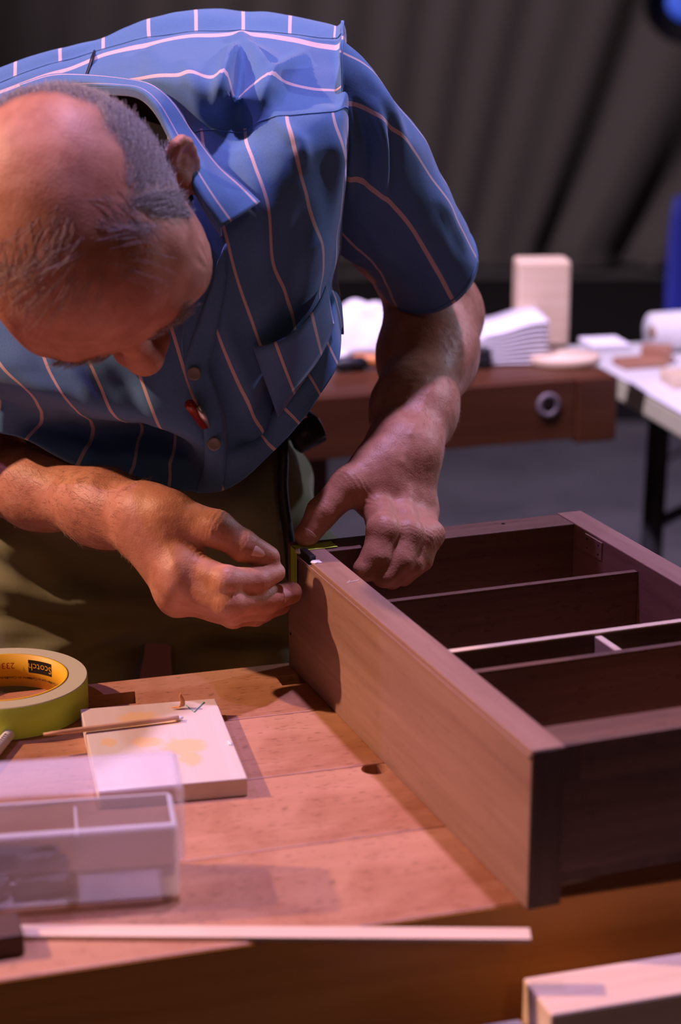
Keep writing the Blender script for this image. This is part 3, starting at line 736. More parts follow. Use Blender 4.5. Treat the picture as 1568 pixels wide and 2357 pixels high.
# ears
def ear(s):
    ax = np.array([0, -.42, 1.0]); ax /= np.linalg.norm(ax)          # ear long axis leans back
    out = np.array([s*.84, -.54, -.25]); out /= np.linalg.norm(out)    # plane flares away from the skull
    nb = -np.array([0, 1., .30]); e0 = np.array([s*.072, .001, -.006])
    def ep(a, b, c=0): a, b = a*.88, b*.80; q = e0+ax*a+out*b+np.cross(ax, out)*c*s; return hw(*q)
    hp = [(-.006, .004), (.010, .004), (.022, .007), (.030, .013), (.0335, .021), (.031, .0285), (.022, .032), (.010, .031), (-.004, .0275), (-.016, .022), (-.026, .016)]
    S.chain([ep(a, b) for a, b in hp], [.0030, .0034, .0036, .0038, .0040, .0040, .0038, .0036, .0036, .0042, .0055], .004)
    S.rc(ep(-.027, .013), ep(-.032, .010), .0050, .0038, .005)        # lobe
    # thin bowl behind the rim
    R = np.stack([np.cross(np.array(HR.T@ax), np.array(HR.T@out)), HR.T@out, HR.T@ax])
    S.el(ep(.004, .0165), (.0034, .0132, .0273), .004, R)
    S.chain([ep(-.012, .018), ep(.002, .0205), (ep(.014, .019)), ep(.024, .015)], [.0032, .0034, .0032, .0026], .003)   # antihelix
    S.rc(ep(-.008, .007, .003), ep(-.003, .006, .003), .0042, .004, .004)     # tragus
    S.rc(ep(.002, .004), ep(-.010, .000), .009, .010, .010)
for s in (-1, 1): ear(s)

# neck, shoulders, torso (beneath the shirt)
SHL = P(805, 275, 1.635); SHR = P(-265, 390, 1.66); NB = P(212, 300, 1.60)
S.rc(hw(0, -.030, -.020), NB+np.array([.0, .03, -.04]), .052, .054, .03)
S.rc(hw(0, .020, -.085), NB+np.array([.01, -.02, -.06]), .030, .05, .03)
CH_ = (SHL+SHR)/2+np.array([0, .10, -.17]); HIP = P(330, 1180, 1.76)
S.rc(NB+np.array([0, .06, -.08]), SHL+np.array([-.03, .015, -.02]), .055, .040, .04)
S.rc(NB+np.array([0, .06, -.08]), SHR+np.array([.03, .015, -.02]), .055, .040, .04)
S.rc(NB+np.array([.03, .09, -.15]), HIP+np.array([.02, .02, .08]), .085, .085, .05)

# his left arm (image right): elbow winged back, forearm coming forward to the cabinet corner
ELL = P(1006, 726, 1.80); WRL = P(930, 1040, 1.585)
S.rc(SHL+np.array([0, .0, -.01]), SHL*.5+ELL*.5, .044, .045, .03)
S.rc(SHL*.5+ELL*.5, ELL, .043, .0400, .03)
fl = WRL-ELL
S.rc(ELL, ELL+fl*.30, .0400, .0405, .02); S.rc(ELL+fl*.30, ELL+fl*.72, .0405, .0320, .03); S.rc(ELL+fl*.72, WRL, .0325, .0265, .03)
S.rc(WRL+np.array([-.008, 0, .002]), WRL+np.array([.008, .005, 0]), .0245, .0225, .02)
# his right arm (image left)
ELR = P(-30, 1087, 1.655); WRR = P(338, 1200, 1.485)
S.rc(SHR+np.array([0, .0, -.01]), ELR, .044, .036, .03)
fr_ = WRR-ELR
S.rc(ELR, ELR+fr_*.35, .0345, .0300, .02); S.rc(ELR+fr_*.35, ELR+fr_*.75, .0300, .0268, .03); S.rc(ELR+fr_*.75, WRR, .0268, .0245, .03)
S.rc(WRR+np.array([0, 0, .007]), WRR+np.array([.0, -.002, -.009]), .0225, .0215, .02)

def PP(l): return [P(*q) for q in l]
# right hand (palm towards the cabinet, thumb on top)
R_mcp = PP([(428, 1302, 1.447), (412, 1334, 1.440), (405, 1360, 1.450), (408, 1378, 1.464)])
R_f = [PP([(520, 1338, 1.424), (588, 1335, 1.440), (634, 1318, 1.456)]),
       PP([(526, 1386, 1.422), (618, 1380, 1.450), (670, 1363, 1.476)]),
       PP([(532, 1405, 1.437), (608, 1400, 1.459), (646, 1393, 1.482)]),
       PP([(538, 1416, 1.454), (588, 1416, 1.472), (612, 1413, 1.488)])]
R_r = [(.0132, .0116, .0100, .0082), (.0132, .0118, .0104, .0092), (.0122, .0108, .0095, .0080), (.0112, .0095, .0085, .0070)]
for mc, f3, r_ in zip(R_mcp, R_f, R_r):
    S.rc(WRR+(mc-WRR)*.18, mc, .0170, r_[0]*1.12, .016)
for i in range(3): S.rc(R_mcp[i], R_mcp[i+1], .0125, .0125, .012)
S.rc(WRR+(R_mcp[1]-WRR)*.5+np.array([.010, .012, 0]), R_mcp[2]+np.array([.012, .012, .004]), .016, .013, .014)
for mc, f3, r_ in zip(R_mcp, R_f, R_r):
    S.rc(mc, f3[0], r_[0], r_[1], .0045); S.rc(f3[0], f3[1], r_[1], r_[2], .003); S.rc(f3[1], f3[2], r_[2], r_[3], .003)
    S.el(f3[0], (r_[1]*1.07,)*3, .003)
TH = PP([(390, 1188, 1.468), (496, 1216, 1.452), (560, 1256, 1.449), (619, 1283, 1.458)])
S.rc(WRR, TH[0], .020, .0180, .016); S.rc(TH[0], TH[1], .0185, .0138, .010)
S.rc(TH[1], TH[2], .0136, .0120, .006); S.rc(TH[2], TH[3], .0122, .0092, .004)
S.rc(TH[0]*.7+TH[1]*.3+np.array([-.004, .012, -.010]), R_mcp[0]+np.array([0, .014, .0]), .010, .009, .012)   # web of the thumb

# left hand (steadying the corner: thumb on top, fingers curled inside)
L_mcp = PP([(868, 1150, 1.545), (915, 1152, 1.552), (948, 1163, 1.562), (966, 1180, 1.572)])
L_f = [PP([(882, 1220, 1.497), (868, 1280, 1.487), (840, 1311, 1.482)]),
       PP([(936, 1228, 1.506), (920, 1288, 1.493), (884, 1326, 1.483)]),
       PP([(968, 1236, 1.517), (945, 1294, 1.503), (902, 1332, 1.491)]),
       PP([(988, 1232, 1.526), (968, 1286, 1.514), (928, 1326, 1.503)])]
L_r = [(.0145, .0130, .0124, .0102), (.0142, .0128, .0118, .0098), (.0136, .0124, .0112, .0092), (.0130, .0116, .0104, .0084)]
for mc, r_ in zip(L_mcp, L_r): S.rc(WRL+(mc-WRL)*.15, mc, .0185, r_[0]*1.12, .016)
for i in range(3): S.rc(L_mcp[i], L_mcp[i+1], .0130, .0130, .012)
for mc, f3, r_ in zip(L_mcp, L_f, L_r):
    S.rc(mc, f3[0], r_[0], r_[1], .005); S.rc(f3[0], f3[1], r_[1], r_[2], .003); S.rc(f3[1], f3[2], r_[2], r_[3], .003)
    S.el(f3[0], (r_[1]*1.06,)*3, .003)
TL = PP([(872, 1078, 1.560), (805, 1118, 1.535), (742, 1180, 1.522), (706, 1232, 1.513)])
S.rc(WRL, TL[0], .021, .0205, .016); S.rc(TL[0], TL[1], .0205, .0155, .012)
S.rc(TL[1], TL[2], .0150, .0130, .006); S.rc(TL[2], TL[3], .0130, .0100, .004)
S.rc(TL[0]*.6+TL[1]*.4+np.array([.012, .0, -.010]), L_mcp[0]+np.array([-.006, 0, .006]), .014, .012, .014)

BV, BF = S.mesh(.0015)
BV = smooth_v(BV, BF, 2, .5)
BN = vnormals(BV, BF)

# fine relief: knuckle creases, wrist folds, brow furrows
def crease(c, axis, half, width, depth, per=None):
    """a groove along direction axis through c"""
    global BV
    axis = np.asarray(axis, float)/np.linalg.norm(axis); q = BV-c; t = q@axis
    e = q-t[:, None]*axis; d = np.sqrt((e**2).sum(1))
    return -depth*np.exp(-(d/width)**2)*np.clip(1-(np.abs(t)/half)**4, 0, 1)
disp = np.zeros(len(BV))
vx = lambda px, py, Y: P(px, py, Y)
def joint_creases(a, j, b, r, n=3, sp=.0030, depth=.00042):
    """wrinkles around the back of a finger joint j between bones a-j and j-b"""
    ax = (b-a)/np.linalg.norm(b-a)
    q = BV-j; m_ = (q**2).sum(1) < (r*2.2)**2
    t = q[m_]@ax; bend = (j-(a+b)/2); nb_ = np.linalg.norm(bend)
    side = 1.0 if nb_ < 1e-4 else np.clip(.35+.9*(BN[m_]@(bend/nb_)), 0, 1)
    w_ = np.exp(-(np.abs(t)/(sp*n*.55))**2)
    disp[m_] += -depth*side*w_*(.5+.5*np.cos(2*np.pi*t/sp+2*vnoise(BV[m_], 160)))
    disp[m_] += depth*.8*side*w_
for mc, f3, r_ in list(zip(R_mcp, R_f, R_r))+list(zip(L_mcp, L_f, L_r)):
    joint_creases(mc, f3[0], f3[1], r_[1]); joint_creases(f3[0], f3[1], f3[2], r_[2], 2, .0026, .0005)
for T_ in (TH, TL): joint_creases(T_[1], T_[2], T_[3], .013, 3, .0036, .0006); joint_creases(T_[0], T_[1], T_[2], .015, 3, .004, .0006)
hl = (BV-HO)@HR.T
nz1 = vnoise(BV, 70, 1); nz2 = vnoise(BV, 210, 2)
hmask = (np.abs(hl[:, 0]) < .12) & (np.abs(hl[:, 1]) < .14) & (np.abs(hl[:, 2]) < .14)
arms = ~hmask
disp += np.where(arms, .00045*nz1+.00018*nz2, .0002*nz1)
# veins and tendons on the backs of the hands and forearms
def ridge(pts, width, height):
    pts = np.asarray(pts)
    for a, b in zip(pts[:-1], pts[1:]):
        ba = b-a; q = BV-a; t = np.clip(q@ba/(ba@ba), 0, 1); d2 = ((q-t[:, None]*ba)**2).sum(1)
        disp[:] = np.maximum(disp, height*np.exp(-d2/width**2)+disp*0) if False else disp+height*np.exp(-d2/width**2)*.45
def surf(px, py, Y):
    """surface point under a pixel (nearest body vertex to the sight line)"""
    d = ray(px, py); d = d/np.linalg.norm(d); q = BV-np.array([0, 0, CAM_H]); t = q@d
    e2 = ((q-t[:, None]*d)**2).sum(1); c_ = np.where(e2 < .004**2)[0]
    return BV[c_[np.argmin(t[c_])]] if len(c_) else P(px, py, Y)
ridge([surf(*q, 1.6) for q in ((1010, 880), (975, 930), (955, 990), (935, 1060), (930, 1120))], .0032, .0012)
ridge([surf(*q, 1.6) for q in ((985, 860), (950, 880), (930, 930))], .0030, .0013)
ridge([surf(*q, 1.5) for q in ((360, 1185), (430, 1180), (480, 1195))], .0035, .0009)
ridge([surf(*q, 1.5) for q in ((370, 1240), (400, 1290), (430, 1330))], .0035, .0009)
ridge([surf(*q, 1.6) for q in ((950, 1080), (950, 1130), (940, 1160))], .0040, .0010)
# furrows on the brow and at the temple
fx = hl[:, 2]-.050; fm = hmask & (hl[:, 1] > .05) & (np.abs(hl[:, 0]) < .045)
disp += np.where(fm, -.0006*np.exp(-((fx-.2*hl[:, 0]**2*20)/.0016)**2)-.0006*np.exp(-((fx+.012-.2*hl[:, 0]**2*20)/.0016)**2), 0)
crw = hmask & (hl[:, 1] > .02) & (hl[:, 0] < -.03)
ang = np.arctan2(hl[:, 2]-.012, .075-hl[:, 1]); rad_ = np.hypot(hl[:, 2]-.012, .075-hl[:, 1])
disp += np.where(crw, -.0007*(.5+.5*np.cos(ang*15))*np.exp(-((rad_-.026)/.011)**2), 0)
BV = BV+BN*disp[:, None]
# hair mask on the scalp: ring round the sides and back, thin on the front top
hl = (BV-HO)@HR.T
cx = hl-np.array([0, -.01, .03])
lon = np.arctan2(np.abs(hl[:, 0]), hl[:, 1])                       # 0 in front, pi at the back
el_ = np.arctan2(cx[:, 2], np.hypot(cx[:, 0], cx[:, 1]))
edge = np.interp(lon, [0, .80, .95, 1.2, 1.7, 2.4, 3.2], [2, 2, .50, .80, .84, .70, .60])
low = np.interp(lon, [0, .95, 1.15, 1.45, 1.75, 2.2, 3.2], [2, 2, .10, -.10, -.35, -.62, -.66])
wob = .10*vnoise(hl, 60, 5)
inside = lambda e, a, b: np.clip((e-a)/.10+.5, 0, 1)*np.clip((b-e)/.16+.5, 0, 1)
ring = np.where(hmask, inside(el_+wob, low, edge), 0)*(lon > .98)*np.clip((.079-np.abs(hl[:, 0]))/.002, 0, 1)
thin = np.where(hmask & (hl[:, 2] > .06), np.clip((el_-.70)/.2, 0, 1)*np.clip((hl[:, 1]+.005)/.02, 0, 1)*np.clip((.066-hl[:, 1]+.15*np.abs(hl[:, 0]))/.008, 0, 1), 0)
# skin material
skin = new_mat('tanned_skin', .50, .35, (.52, .25, .17)); co = coord(skin)
n1 = noise(skin, co, 45, 5, .6); n2 = noise(skin, co, 320, 3, .6)
c = ramp(skin, [(.30, (.37, .150, .085)), (.52, (.48, .215, .13)), (.72, (.57, .285, .185))], n1)
at = N(skin, 'ShaderNodeAttribute'); at.attribute_name = 'hair_mask'
c = mixc(skin, math_n(skin, 'MULTIPLY', at.outputs['Fac'], .75), c, (.10, .075, .07))
sp = noise(skin, co, 110, 2, .5)
c = mixc(skin, math_n(skin, 'MULTIPLY', ramp(skin, [(.66, (0, 0, 0)), (.74, (1, 1, 1))], sp), .35), c, (.30, .11, .07))
base(skin, c)
vor = N(skin, 'ShaderNodeTexVoronoi'); vor.inputs['Scale'].default_value = 620; L(skin, co, vor.inputs['Vector'])
hsum = math_n(skin, 'ADD', math_n(skin, 'MULTIPLY', vor.outputs['Distance'], .8), n2)
bump(skin, hsum, .30, .0006)
pb = skin.node_tree.nodes['Principled BSDF']; pb.inputs['Subsurface Weight'].default_value = .12
pb.inputs['Subsurface Radius'].default_value = (1, .35, .2); pb.inputs['Subsurface Scale'].default_value = .004

FEET = np.array([HIP[0], 1.80, 0.0])
man = empty('person', tuple(FEET), 0, 'man in blue striped short sleeved shirt bending over the cabinet corner', 'person')
def mpart(name, V, F, mat, parent=None, smooth=True):
    V = np.asarray(V)-FEET
    if isinstance(F, np.ndarray) and F.ndim == 2 and F.shape[1] == 4: me = quad_mesh(name, V, F)
    else: me = np_mesh(name, V, F)
    return link_mesh(name, me, mat, parent or man, smooth=smooth)
body = mpart('body', BV, BF, skin)
mat_attr(body.data, 'hair_mask', np.clip(ring*.95+thin*.22, 0, 1))

# hair strands
def strands(seeds, nrm, dirs, length, rad, nseg=5, curl=.15, lift=.35, seed=0):
    r = np.random.default_rng(seed); n = len(seeds); ln = length*r.uniform(.6, 1.2, n)
    P0 = seeds-nrm*.0012; pts = [P0]; d = nrm*lift+dirs; d /= np.linalg.norm(d, axis=1)[:, None]
    wob = r.normal(0, curl, (n, 3)); lift_ = np.full((n, 1), lift)
    for i in range(nseg):
        pts.append(pts[-1]+d*(ln/nseg)[:, None]); d = d+wob/nseg+dirs*.25-nrm*(.30*lift_); d /= np.linalg.norm(d, axis=1)[:, None]
    pts = np.stack(pts, 1)                                           # n x (nseg+1) x 3
    a = r.normal(size=(n, 3)); t0 = pts[:, -1]-pts[:, 0]; t0 /= np.linalg.norm(t0, axis=1)[:, None]+1e-9
    u = np.cross(a, t0); u /= np.linalg.norm(u, axis=1)[:, None]; v = np.cross(t0, u)
    rs = rad*np.linspace(1, .35, nseg+1)
    V = np.stack([pts+rs[None, :, None]*(math.cos(x)*u+math.sin(x)*v)[:, None, :] for x in (0, 2.094, 4.189)], 2)
    V = V.reshape(-1, 3); k_ = nseg+1; b = (np.arange(n)*k_*3)[:, None, None]
    i_ = (np.arange(nseg)*3)[None, :, None]; j = np.arange(3)[None, None, :]; j2 = (j+1) % 3
    F = np.stack([b+i_+j, b+i_+j2, b+i_+3+j2, b+i_+3+j], -1).reshape(-1, 4); return V, F
def sample_on(mask, n, seed):
    r = np.random.default_rng(seed); p = np.clip(mask, 0, 1); p = p/p.sum()
    i = r.choice(len(BV), n, p=p); f_ = r.integers(0, len(BV), n)
    return i, BV[i]+r.normal(0, .0006, (n, 3))
hairm = new_mat('grey_brown_hair', .5, .4, (.20, .17, .165)); co = coord(hairm)
base(hairm, ramp(hairm, [(.35, (.13, .105, .10)), (.5, (.29, .255, .25)), (.68, (.58, .55, .55))], noise(hairm, co, 900, 1)))
i, sd = sample_on(np.where(ring > .25, ring, 0), 24000, 1)
nn = vnormals(BV, BF)[i]
# combed: sides fall towards the ear and back, back falls down the neck
bk = np.stack([np.zeros(len(i)), -np.ones(len(i))*.8, -np.ones(len(i))*.65], 1)
fw_ = hl[i][:, 1] > .015; bk[fw_] = (0, -.1, -1)
dw = bk@HR; dw = dw-nn*(dw*nn).sum(1)[:, None]; dw /= np.linalg.norm(dw, axis=1)[:, None]+1e-9
V, F = strands(sd, nn, dw, .016, .00022, 5, .5, .36, 3)
hair = mpart('hair', V, F, hairm); 
i, sd = sample_on(np.where(thin > .2, thin, 0), 520, 4); nn = vnormals(BV, BF)[i]
bk = np.stack([np.where(hl[i][:, 0] > -.02, 1.0, -.8)+.3*np.sin(hl[i][:, 0]*90), .55+.4*np.sin(hl[i][:, 1]*130), np.zeros(len(i))], 1)
dw = bk@HR; dw = dw-nn*(dw*nn).sum(1)[:, None]; dw /= np.linalg.norm(dw, axis=1)[:, None]+1e-9
V, F = strands(sd, nn, dw, .032, .00016, 7, .5, .14, 5)
tag(mpart('thin_hair', V, F, hairm), 'thin combed hair on the front of the balding scalp')
# brows
bm_ = np.where(hmask & (np.abs(np.abs(hl[:, 0])-.032) < .020) & (np.abs(hl[:, 2]-.034) < .006) & (hl[:, 1] > .06), 1., 0)
i, sd = sample_on(bm_, 500, 6); nn = vnormals(BV, BF)[i]; dw = np.sign(hl[i][:, 0])[:, None]*HR[0]
for s_ in (-1, 1):
    m_ = np.sign(hl[i][:, 0]) == s_; V, F = strands(sd[m_], nn[m_], dw[m_], .010, .0002, 3, .3, .5, 7); mpart('eyebrow', V, F, hairm)
# forearm hair
ahm = new_mat('arm_hair', .5, .4, (.30, .17, .10))
def arm_hair(a, b, n, seed, name):
    ba = b-a; q = BV-a; t = q@ba/(ba@ba); d = np.linalg.norm(q-t[:, None]*ba, axis=1)
    mk = np.where((t > -.05) & (t < .97) & (d < .06), 1., 0); i, sd = sample_on(mk, n, seed); nn = vnormals(BV, BF)[i]
    dw = np.tile(ba/np.linalg.norm(ba), (n, 1))+np.random.default_rng(seed).normal(0, .35, (n, 3)); dw = dw-nn*(dw*nn).sum(1)[:, None]; dw /= np.linalg.norm(dw, axis=1)[:, None]
    V, F = strands(sd, nn, dw, .011, .00011, 3, .3, .30, seed); mpart(name, V, F, ahm)
arm_hair(ELR, WRR, 3600, 11, 'forearm_hair'); arm_hair(ELL, WRL, 2600, 12, 'forearm_hair')
# nails
nailm = new_mat('fingernail', .3, .5, (.66, .38, .30))
def nail(base_, tip, up, w, name='fingernail'):
    d = tip-base_; ln = np.linalg.norm(d); d /= ln; up = up-d*(up@d); up /= np.linalg.norm(up); sd_ = np.cross(d, up)
    V = []; F = []; nu, nv_ = 9, 8
    for i in range(nu):
        for j in range(nv_):
            u = -1+2*i/(nu-1); v = j/(nv_-1); ww = w*(1-.18*v)*(1 if v < .85 else .93); rr0 = (abs(u)**2.5)
            V.append(base_+d*(ln*(v*(1-.16*u*u)+.10*u*u*(1-v)))+sd_*(u*ww)+up*(-.0026*u*u-.0012*v*v+.0004))
    F = [(i*nv_+j, (i+1)*nv_+j, (i+1)*nv_+j+1, i*nv_+j+1) for i in range(nu-1) for j in range(nv_-1)]
    o = mpart(name, V, F, nailm); o.modifiers.new('t', 'SOLIDIFY').thickness = .0006
def nail_at(px0, py0, px1, py1, w):
    a, b = surf(px0, py0, 1.5), surf(px1, py1, 1.5)
    i = [np.argmin(((BV-q)**2).sum(1)) for q in (a, b)]; nn = BN[i[0]]+BN[i[1]]
    nail(a+nn*.0001, b+nn*.0001, nn, w)
nail_at(719, 1212, 697, 1234, .0068)
nail_at(594, 1270, 627, 1283, .0056)
nail_at(664, 1366, 689, 1364, .0062)
# ------------------------------------------------------------------ trousers
T = SDF()
hipc = P(325, 1170, 1.775)
T.el(hipc+np.array([0, 0, .0]), (.168, .112, .11), .03); T.el(P(325, 1310, 1.765), (.180, .118, .060), .02)
for hx_, kx, fx_ in ((-.281, -.283, -.285), (-.071, -.06, -.05)):
    T.rc((hx_, 1.745, .86), (hx_, 1.735, .74), .089, .087, .012); T.rc((hx_, 1.735, .74), (kx, 1.725, .47), .087, .072, .012)
    T.rc((kx, 1.725, .47), (fx_, 1.80, .085), .072, .060, .03); T.rc((fx_, 1.80, .085), (fx_, 1.80, .02), .060, .066, .02)
T.rc((-.262, 1.70, .95), (-.09, 1.70, .95), .06, .06, .05)
TV, TF = T.mesh(.006); TV = smooth_v(TV, TF, 2)
def unview(V):
    """world points to picture pixels (used to lay out cloth folds and pattern)"""
    q = V-np.array([0, 0, CAM_H]); c, s = math.cos(CAM_PITCH), math.sin(CAM_PITCH)
    zc = q[:, 1]*c-q[:, 2]*s; yc = q[:, 1]*s+q[:, 2]*c
    return np.stack([784+CAM_F*q[:, 0]/zc, 1178.5-CAM_F*yc/zc], 1)
def seg_d(px, a, b):
    a = np.array(a, float); b = np.array(b, float); ba = b-a; t = np.clip((px-a)@ba/(ba@ba), 0, 1)
    return np.linalg.norm(px-a-t[:, None]*ba, axis=1), t
def fold(px, pts, width, height, fade=True):
    d = np.full(len(px), 1e9); tt_ = np.zeros(len(px)); n = len(pts)-1
    for i in range(n):
        e, t = seg_d(px, pts[i], pts[i+1]); m_ = e < d; d = np.where(m_, e, d); tt_ = np.where(m_, (i+t)/n, tt_)
    return height*np.exp(-(d/width)**2)*(np.sin(np.pi*np.clip(tt_*.86+.07, 0, 1))**.7 if fade else 1)
TN = vnormals(TV, TF); tp_ = unview(TV); fr = TN[:, 1] < .2
d = np.zeros(len(TV))
for pts, w_, h_ in (([(-60, 1330), (120, 1370), (330, 1385)], 26, .010), ([(-60, 1420), (130, 1430), (320, 1410)], 18, -.008), ([(-40, 1560), (120, 1500), (300, 1430)], 24, .009),
                    ([(40, 1580), (180, 1540), (310, 1470)], 18, -.007), ([(420, 1400), (520, 1420), (640, 1440)], 24, .008), ([(430, 1490), (540, 1500), (650, 1490)], 20, .008),
                    ([(430, 1460), (560, 1465), (660, 1460)], 16, -.008), ([(60, 1200), (130, 1260), (200, 1330)], 24, -.008), ([(0, 1230), (60, 1300), (140, 1345)], 22, .008),
                    ([(660, 1090), (700, 1150), (690, 1240)], 16, .006), ([(364, 1250), (362, 1330), (360, 1405)], 7, .004), ([(374, 1250), (373, 1330), (371, 1405)], 5, -.003)):
    d += fold(tp_, pts, w_, h_)*fr
d += .006*vnoise(TV*np.array([1, 1, 2.2]), 14, 3)+.003*vnoise(TV, 34, 4)
TV = TV+TN*d[:, None]
olive = new_mat('olive_canvas', .85, .15, (.17, .155, .09)); co = coord(olive)
base(olive, mixc(olive, noise(olive, co, 26, 4), (.155, .165, .098), (.225, .235, .145)))
bump(olive, noise(olive, co, 900, 2), .3, .0005)
trs = mpart('trousers', TV, TF, olive)
# belt, pouch and cable at his left hip
ptx = P(722, 985, 1.69)
o = mpart('belt_pouch', *tube_data([P(672, 1015, 1.675), P(680, 1012, 1.675), P(735, 985, 1.685), P(742, 982, 1.685)], [.008, .0135, .0135, .009], 14), M['black'])
cbl = catmull([P(650, 1010, 1.665), P(652, 1060, 1.655), P(650, 1120, 1.648), P(656, 1180, 1.640), P(666, 1245, 1.632), P(672, 1330, 1.64)], 6)
mpart('cable', *tube_data(cbl, .0050, 10), M['black'])
a = np.linspace(0, 2*math.pi, 40); 
V, F = tube_data([hipc+np.array([.166*math.cos(t), .116*math.sin(t), .085]) for t in a], .004, 8); mpart('belt', V*1.0, F, M['black'])
shoe = new_mat('brown_shoe_leather', .5, .4, (.10, .06, .04))
for fx_ in (-.285, -.05):
    s_ = SDF(); s_.rc((fx_, 1.83, .045), (fx_, 1.70, .042), .042, .040, .03); s_.rc((fx_, 1.70, .038), (fx_, 1.60, .034), .042, .034, .03); s_.rc((fx_, 1.80, .06), (fx_, 1.80, .10), .045, .042, .02)
    v_, f_ = s_.mesh(.008); v_[:, 2] = np.maximum(v_[:, 2], .0); mpart('shoe', v_, f_, shoe)
# ------------------------------------------------------------------ shirt: one sheet of back panel, yoke and front, laid over the torso
# columns follow the woven stripes (k), rows run back hem -> back -> yoke -> front -> hem : (px, py, depth)
cols = {
-4: [(-250, 900, 1.86), (-260, 600, 1.88), (-300, 330, 1.80), (-300, 330, 1.76), (-303, 345, 1.74), (-305, 390, 1.71), (-305, 450, 1.70), (-295, 560, 1.69), (-280, 700, 1.68), (-240, 800, 1.67), (-180, 870, 1.66), (-110, 905, 1.65), (-80, 910, 1.66), (-90, 940, 1.67)],
-3: [(-200, 900, 1.92), (-220, 450, 1.90), (-270, 268, 1.75), (-272, 290, 1.71), (-274, 308, 1.69), (-270, 350, 1.66), (-262, 440, 1.635), (-245, 570, 1.61), (-215, 700, 1.59), (-165, 800, 1.57), (-95, 865, 1.555), (-25, 903, 1.545), (0, 930, 1.56), (-20, 990, 1.57)],
-2: [(-120, 900, 1.95), (-130, 400, 1.92), (-165, 228, 1.75), (-168, 252, 1.70), (-170, 272, 1.685), (-165, 315, 1.66), (-150, 430, 1.62), (-125, 560, 1.585), (-90, 680, 1.55), (-45, 770, 1.52), (12, 850, 1.50), (76, 915, 1.503), (96, 965, 1.58), (60, 1012, 1.565)],
-1: [(-30, 900, 1.97), (-40, 370, 1.93), (-60, 192, 1.75), (-64, 216, 1.70), (-66, 238, 1.685), (-60, 282, 1.66), (-40, 400, 1.625), (-12, 530, 1.585), (30, 655, 1.545), (73, 745, 1.51), (115, 855, 1.488), (166, 936, 1.492), (215, 985, 1.588), (178, 1072, 1.560)],
 0: [(60, 900, 1.98), (60, 340, 1.94), (40, 157, 1.75), (36, 180, 1.70), (36, 204, 1.685), (40, 245, 1.66), (70, 370, 1.625), (100, 500, 1.585), (140, 640, 1.545), (178, 765, 1.503), (225, 875, 1.482), (268, 963, 1.486), (325, 985, 1.575), (298, 1094, 1.545)],
 1: [(160, 900, 1.99), (160, 310, 1.95), (142, 128, 1.75), (140, 146, 1.70), (142, 168, 1.68), (155, 218, 1.66), (190, 350, 1.62), (212, 480, 1.58), (250, 620, 1.535), (288, 765, 1.492), (325, 872, 1.478), (367, 977, 1.480), (404, 992, 1.548), (390, 1122, 1.528)],
 2: [(250, 900, 2.0), (250, 290, 1.96), (238, 96, 1.76), (237, 112, 1.70), (238, 126, 1.68), (250, 190, 1.655), (290, 340, 1.60), (312, 470, 1.56), (350, 600, 1.515), (388, 725, 1.482), (430, 870, 1.474), (478, 1000, 1.482), (495, 1060, 1.490), (512, 1128, 1.500)],
 3: [(350, 900, 2.0), (350, 250, 1.96), (344, 57, 1.76), (344, 88, 1.69), (344, 102, 1.67), (352, 176, 1.62), (385, 320, 1.56), (410, 440, 1.525), (445, 580, 1.495), (482, 712, 1.478), (532, 845, 1.483), (592, 992, 1.503), (608, 1013, 1.52), (633, 1034, 1.54)],
 4: [(450, 900, 1.99), (455, 220, 1.95), (451, 34, 1.75), (452, 74, 1.68), (452, 88, 1.66), (455, 174, 1.605), (462, 300, 1.535), (482, 400, 1.51), (515, 515, 1.49), (545, 640, 1.48), (590, 770, 1.486), (632, 906, 1.508), (658, 940, 1.53), (690, 975, 1.555)],
 5: [(550, 900, 1.97), (560, 210, 1.93), (560, 28, 1.75), (560, 73, 1.67), (560, 83, 1.655), (560, 185, 1.595), (555, 288, 1.528), (585, 375, 1.505), (615, 470, 1.49), (625, 600, 1.486), (668, 710, 1.495), (686, 826, 1.515), (712, 865, 1.535), (738, 908, 1.565)],
 6: [(640, 900, 1.93), (660, 220, 1.90), (667, 50, 1.74), (667, 78, 1.665), (667, 92, 1.65), (665, 198, 1.592), (660, 267, 1.540), (675, 340, 1.515), (693, 410, 1.502), (720, 510, 1.50), (745, 610, 1.505), (732, 722, 1.520), (752, 785, 1.545), (779, 838, 1.578)],
 7: [(710, 900, 1.87), (755, 240, 1.86), (770, 76, 1.72), (770, 90, 1.66), (770, 113, 1.648), (768, 213, 1.590), (765, 259, 1.560), (775, 330, 1.542), (782, 400, 1.540), (779, 480, 1.545), (774, 570, 1.553), (763, 655, 1.56), (774, 695, 1.57), (788, 755, 1.60)],
 8: [(760, 850, 1.80), (790, 300, 1.80), (789, 92, 1.70), (789, 101, 1.665), (790, 118, 1.652), (796, 218, 1.605), (798, 262, 1.595), (796, 340, 1.595), (790, 420, 1.605), (784, 500, 1.615), (780, 575, 1.63), (776, 640, 1.64), (786, 700, 1.64), (790, 770, 1.64)],
 9: [(760, 820, 1.82), (770, 420, 1.82), (770, 420, 1.80), (770, 420, 1.79), (770, 420, 1.78), (770, 425, 1.77), (770, 430, 1.765), (770, 460, 1.76), (768, 500, 1.755), (764, 560, 1.75), (762, 610, 1.75), (762, 660, 1.75), (770, 720, 1.74), (772, 760, 1.73)],
}
ks = sorted(cols); NR = 14; MU, MV = 14, 14
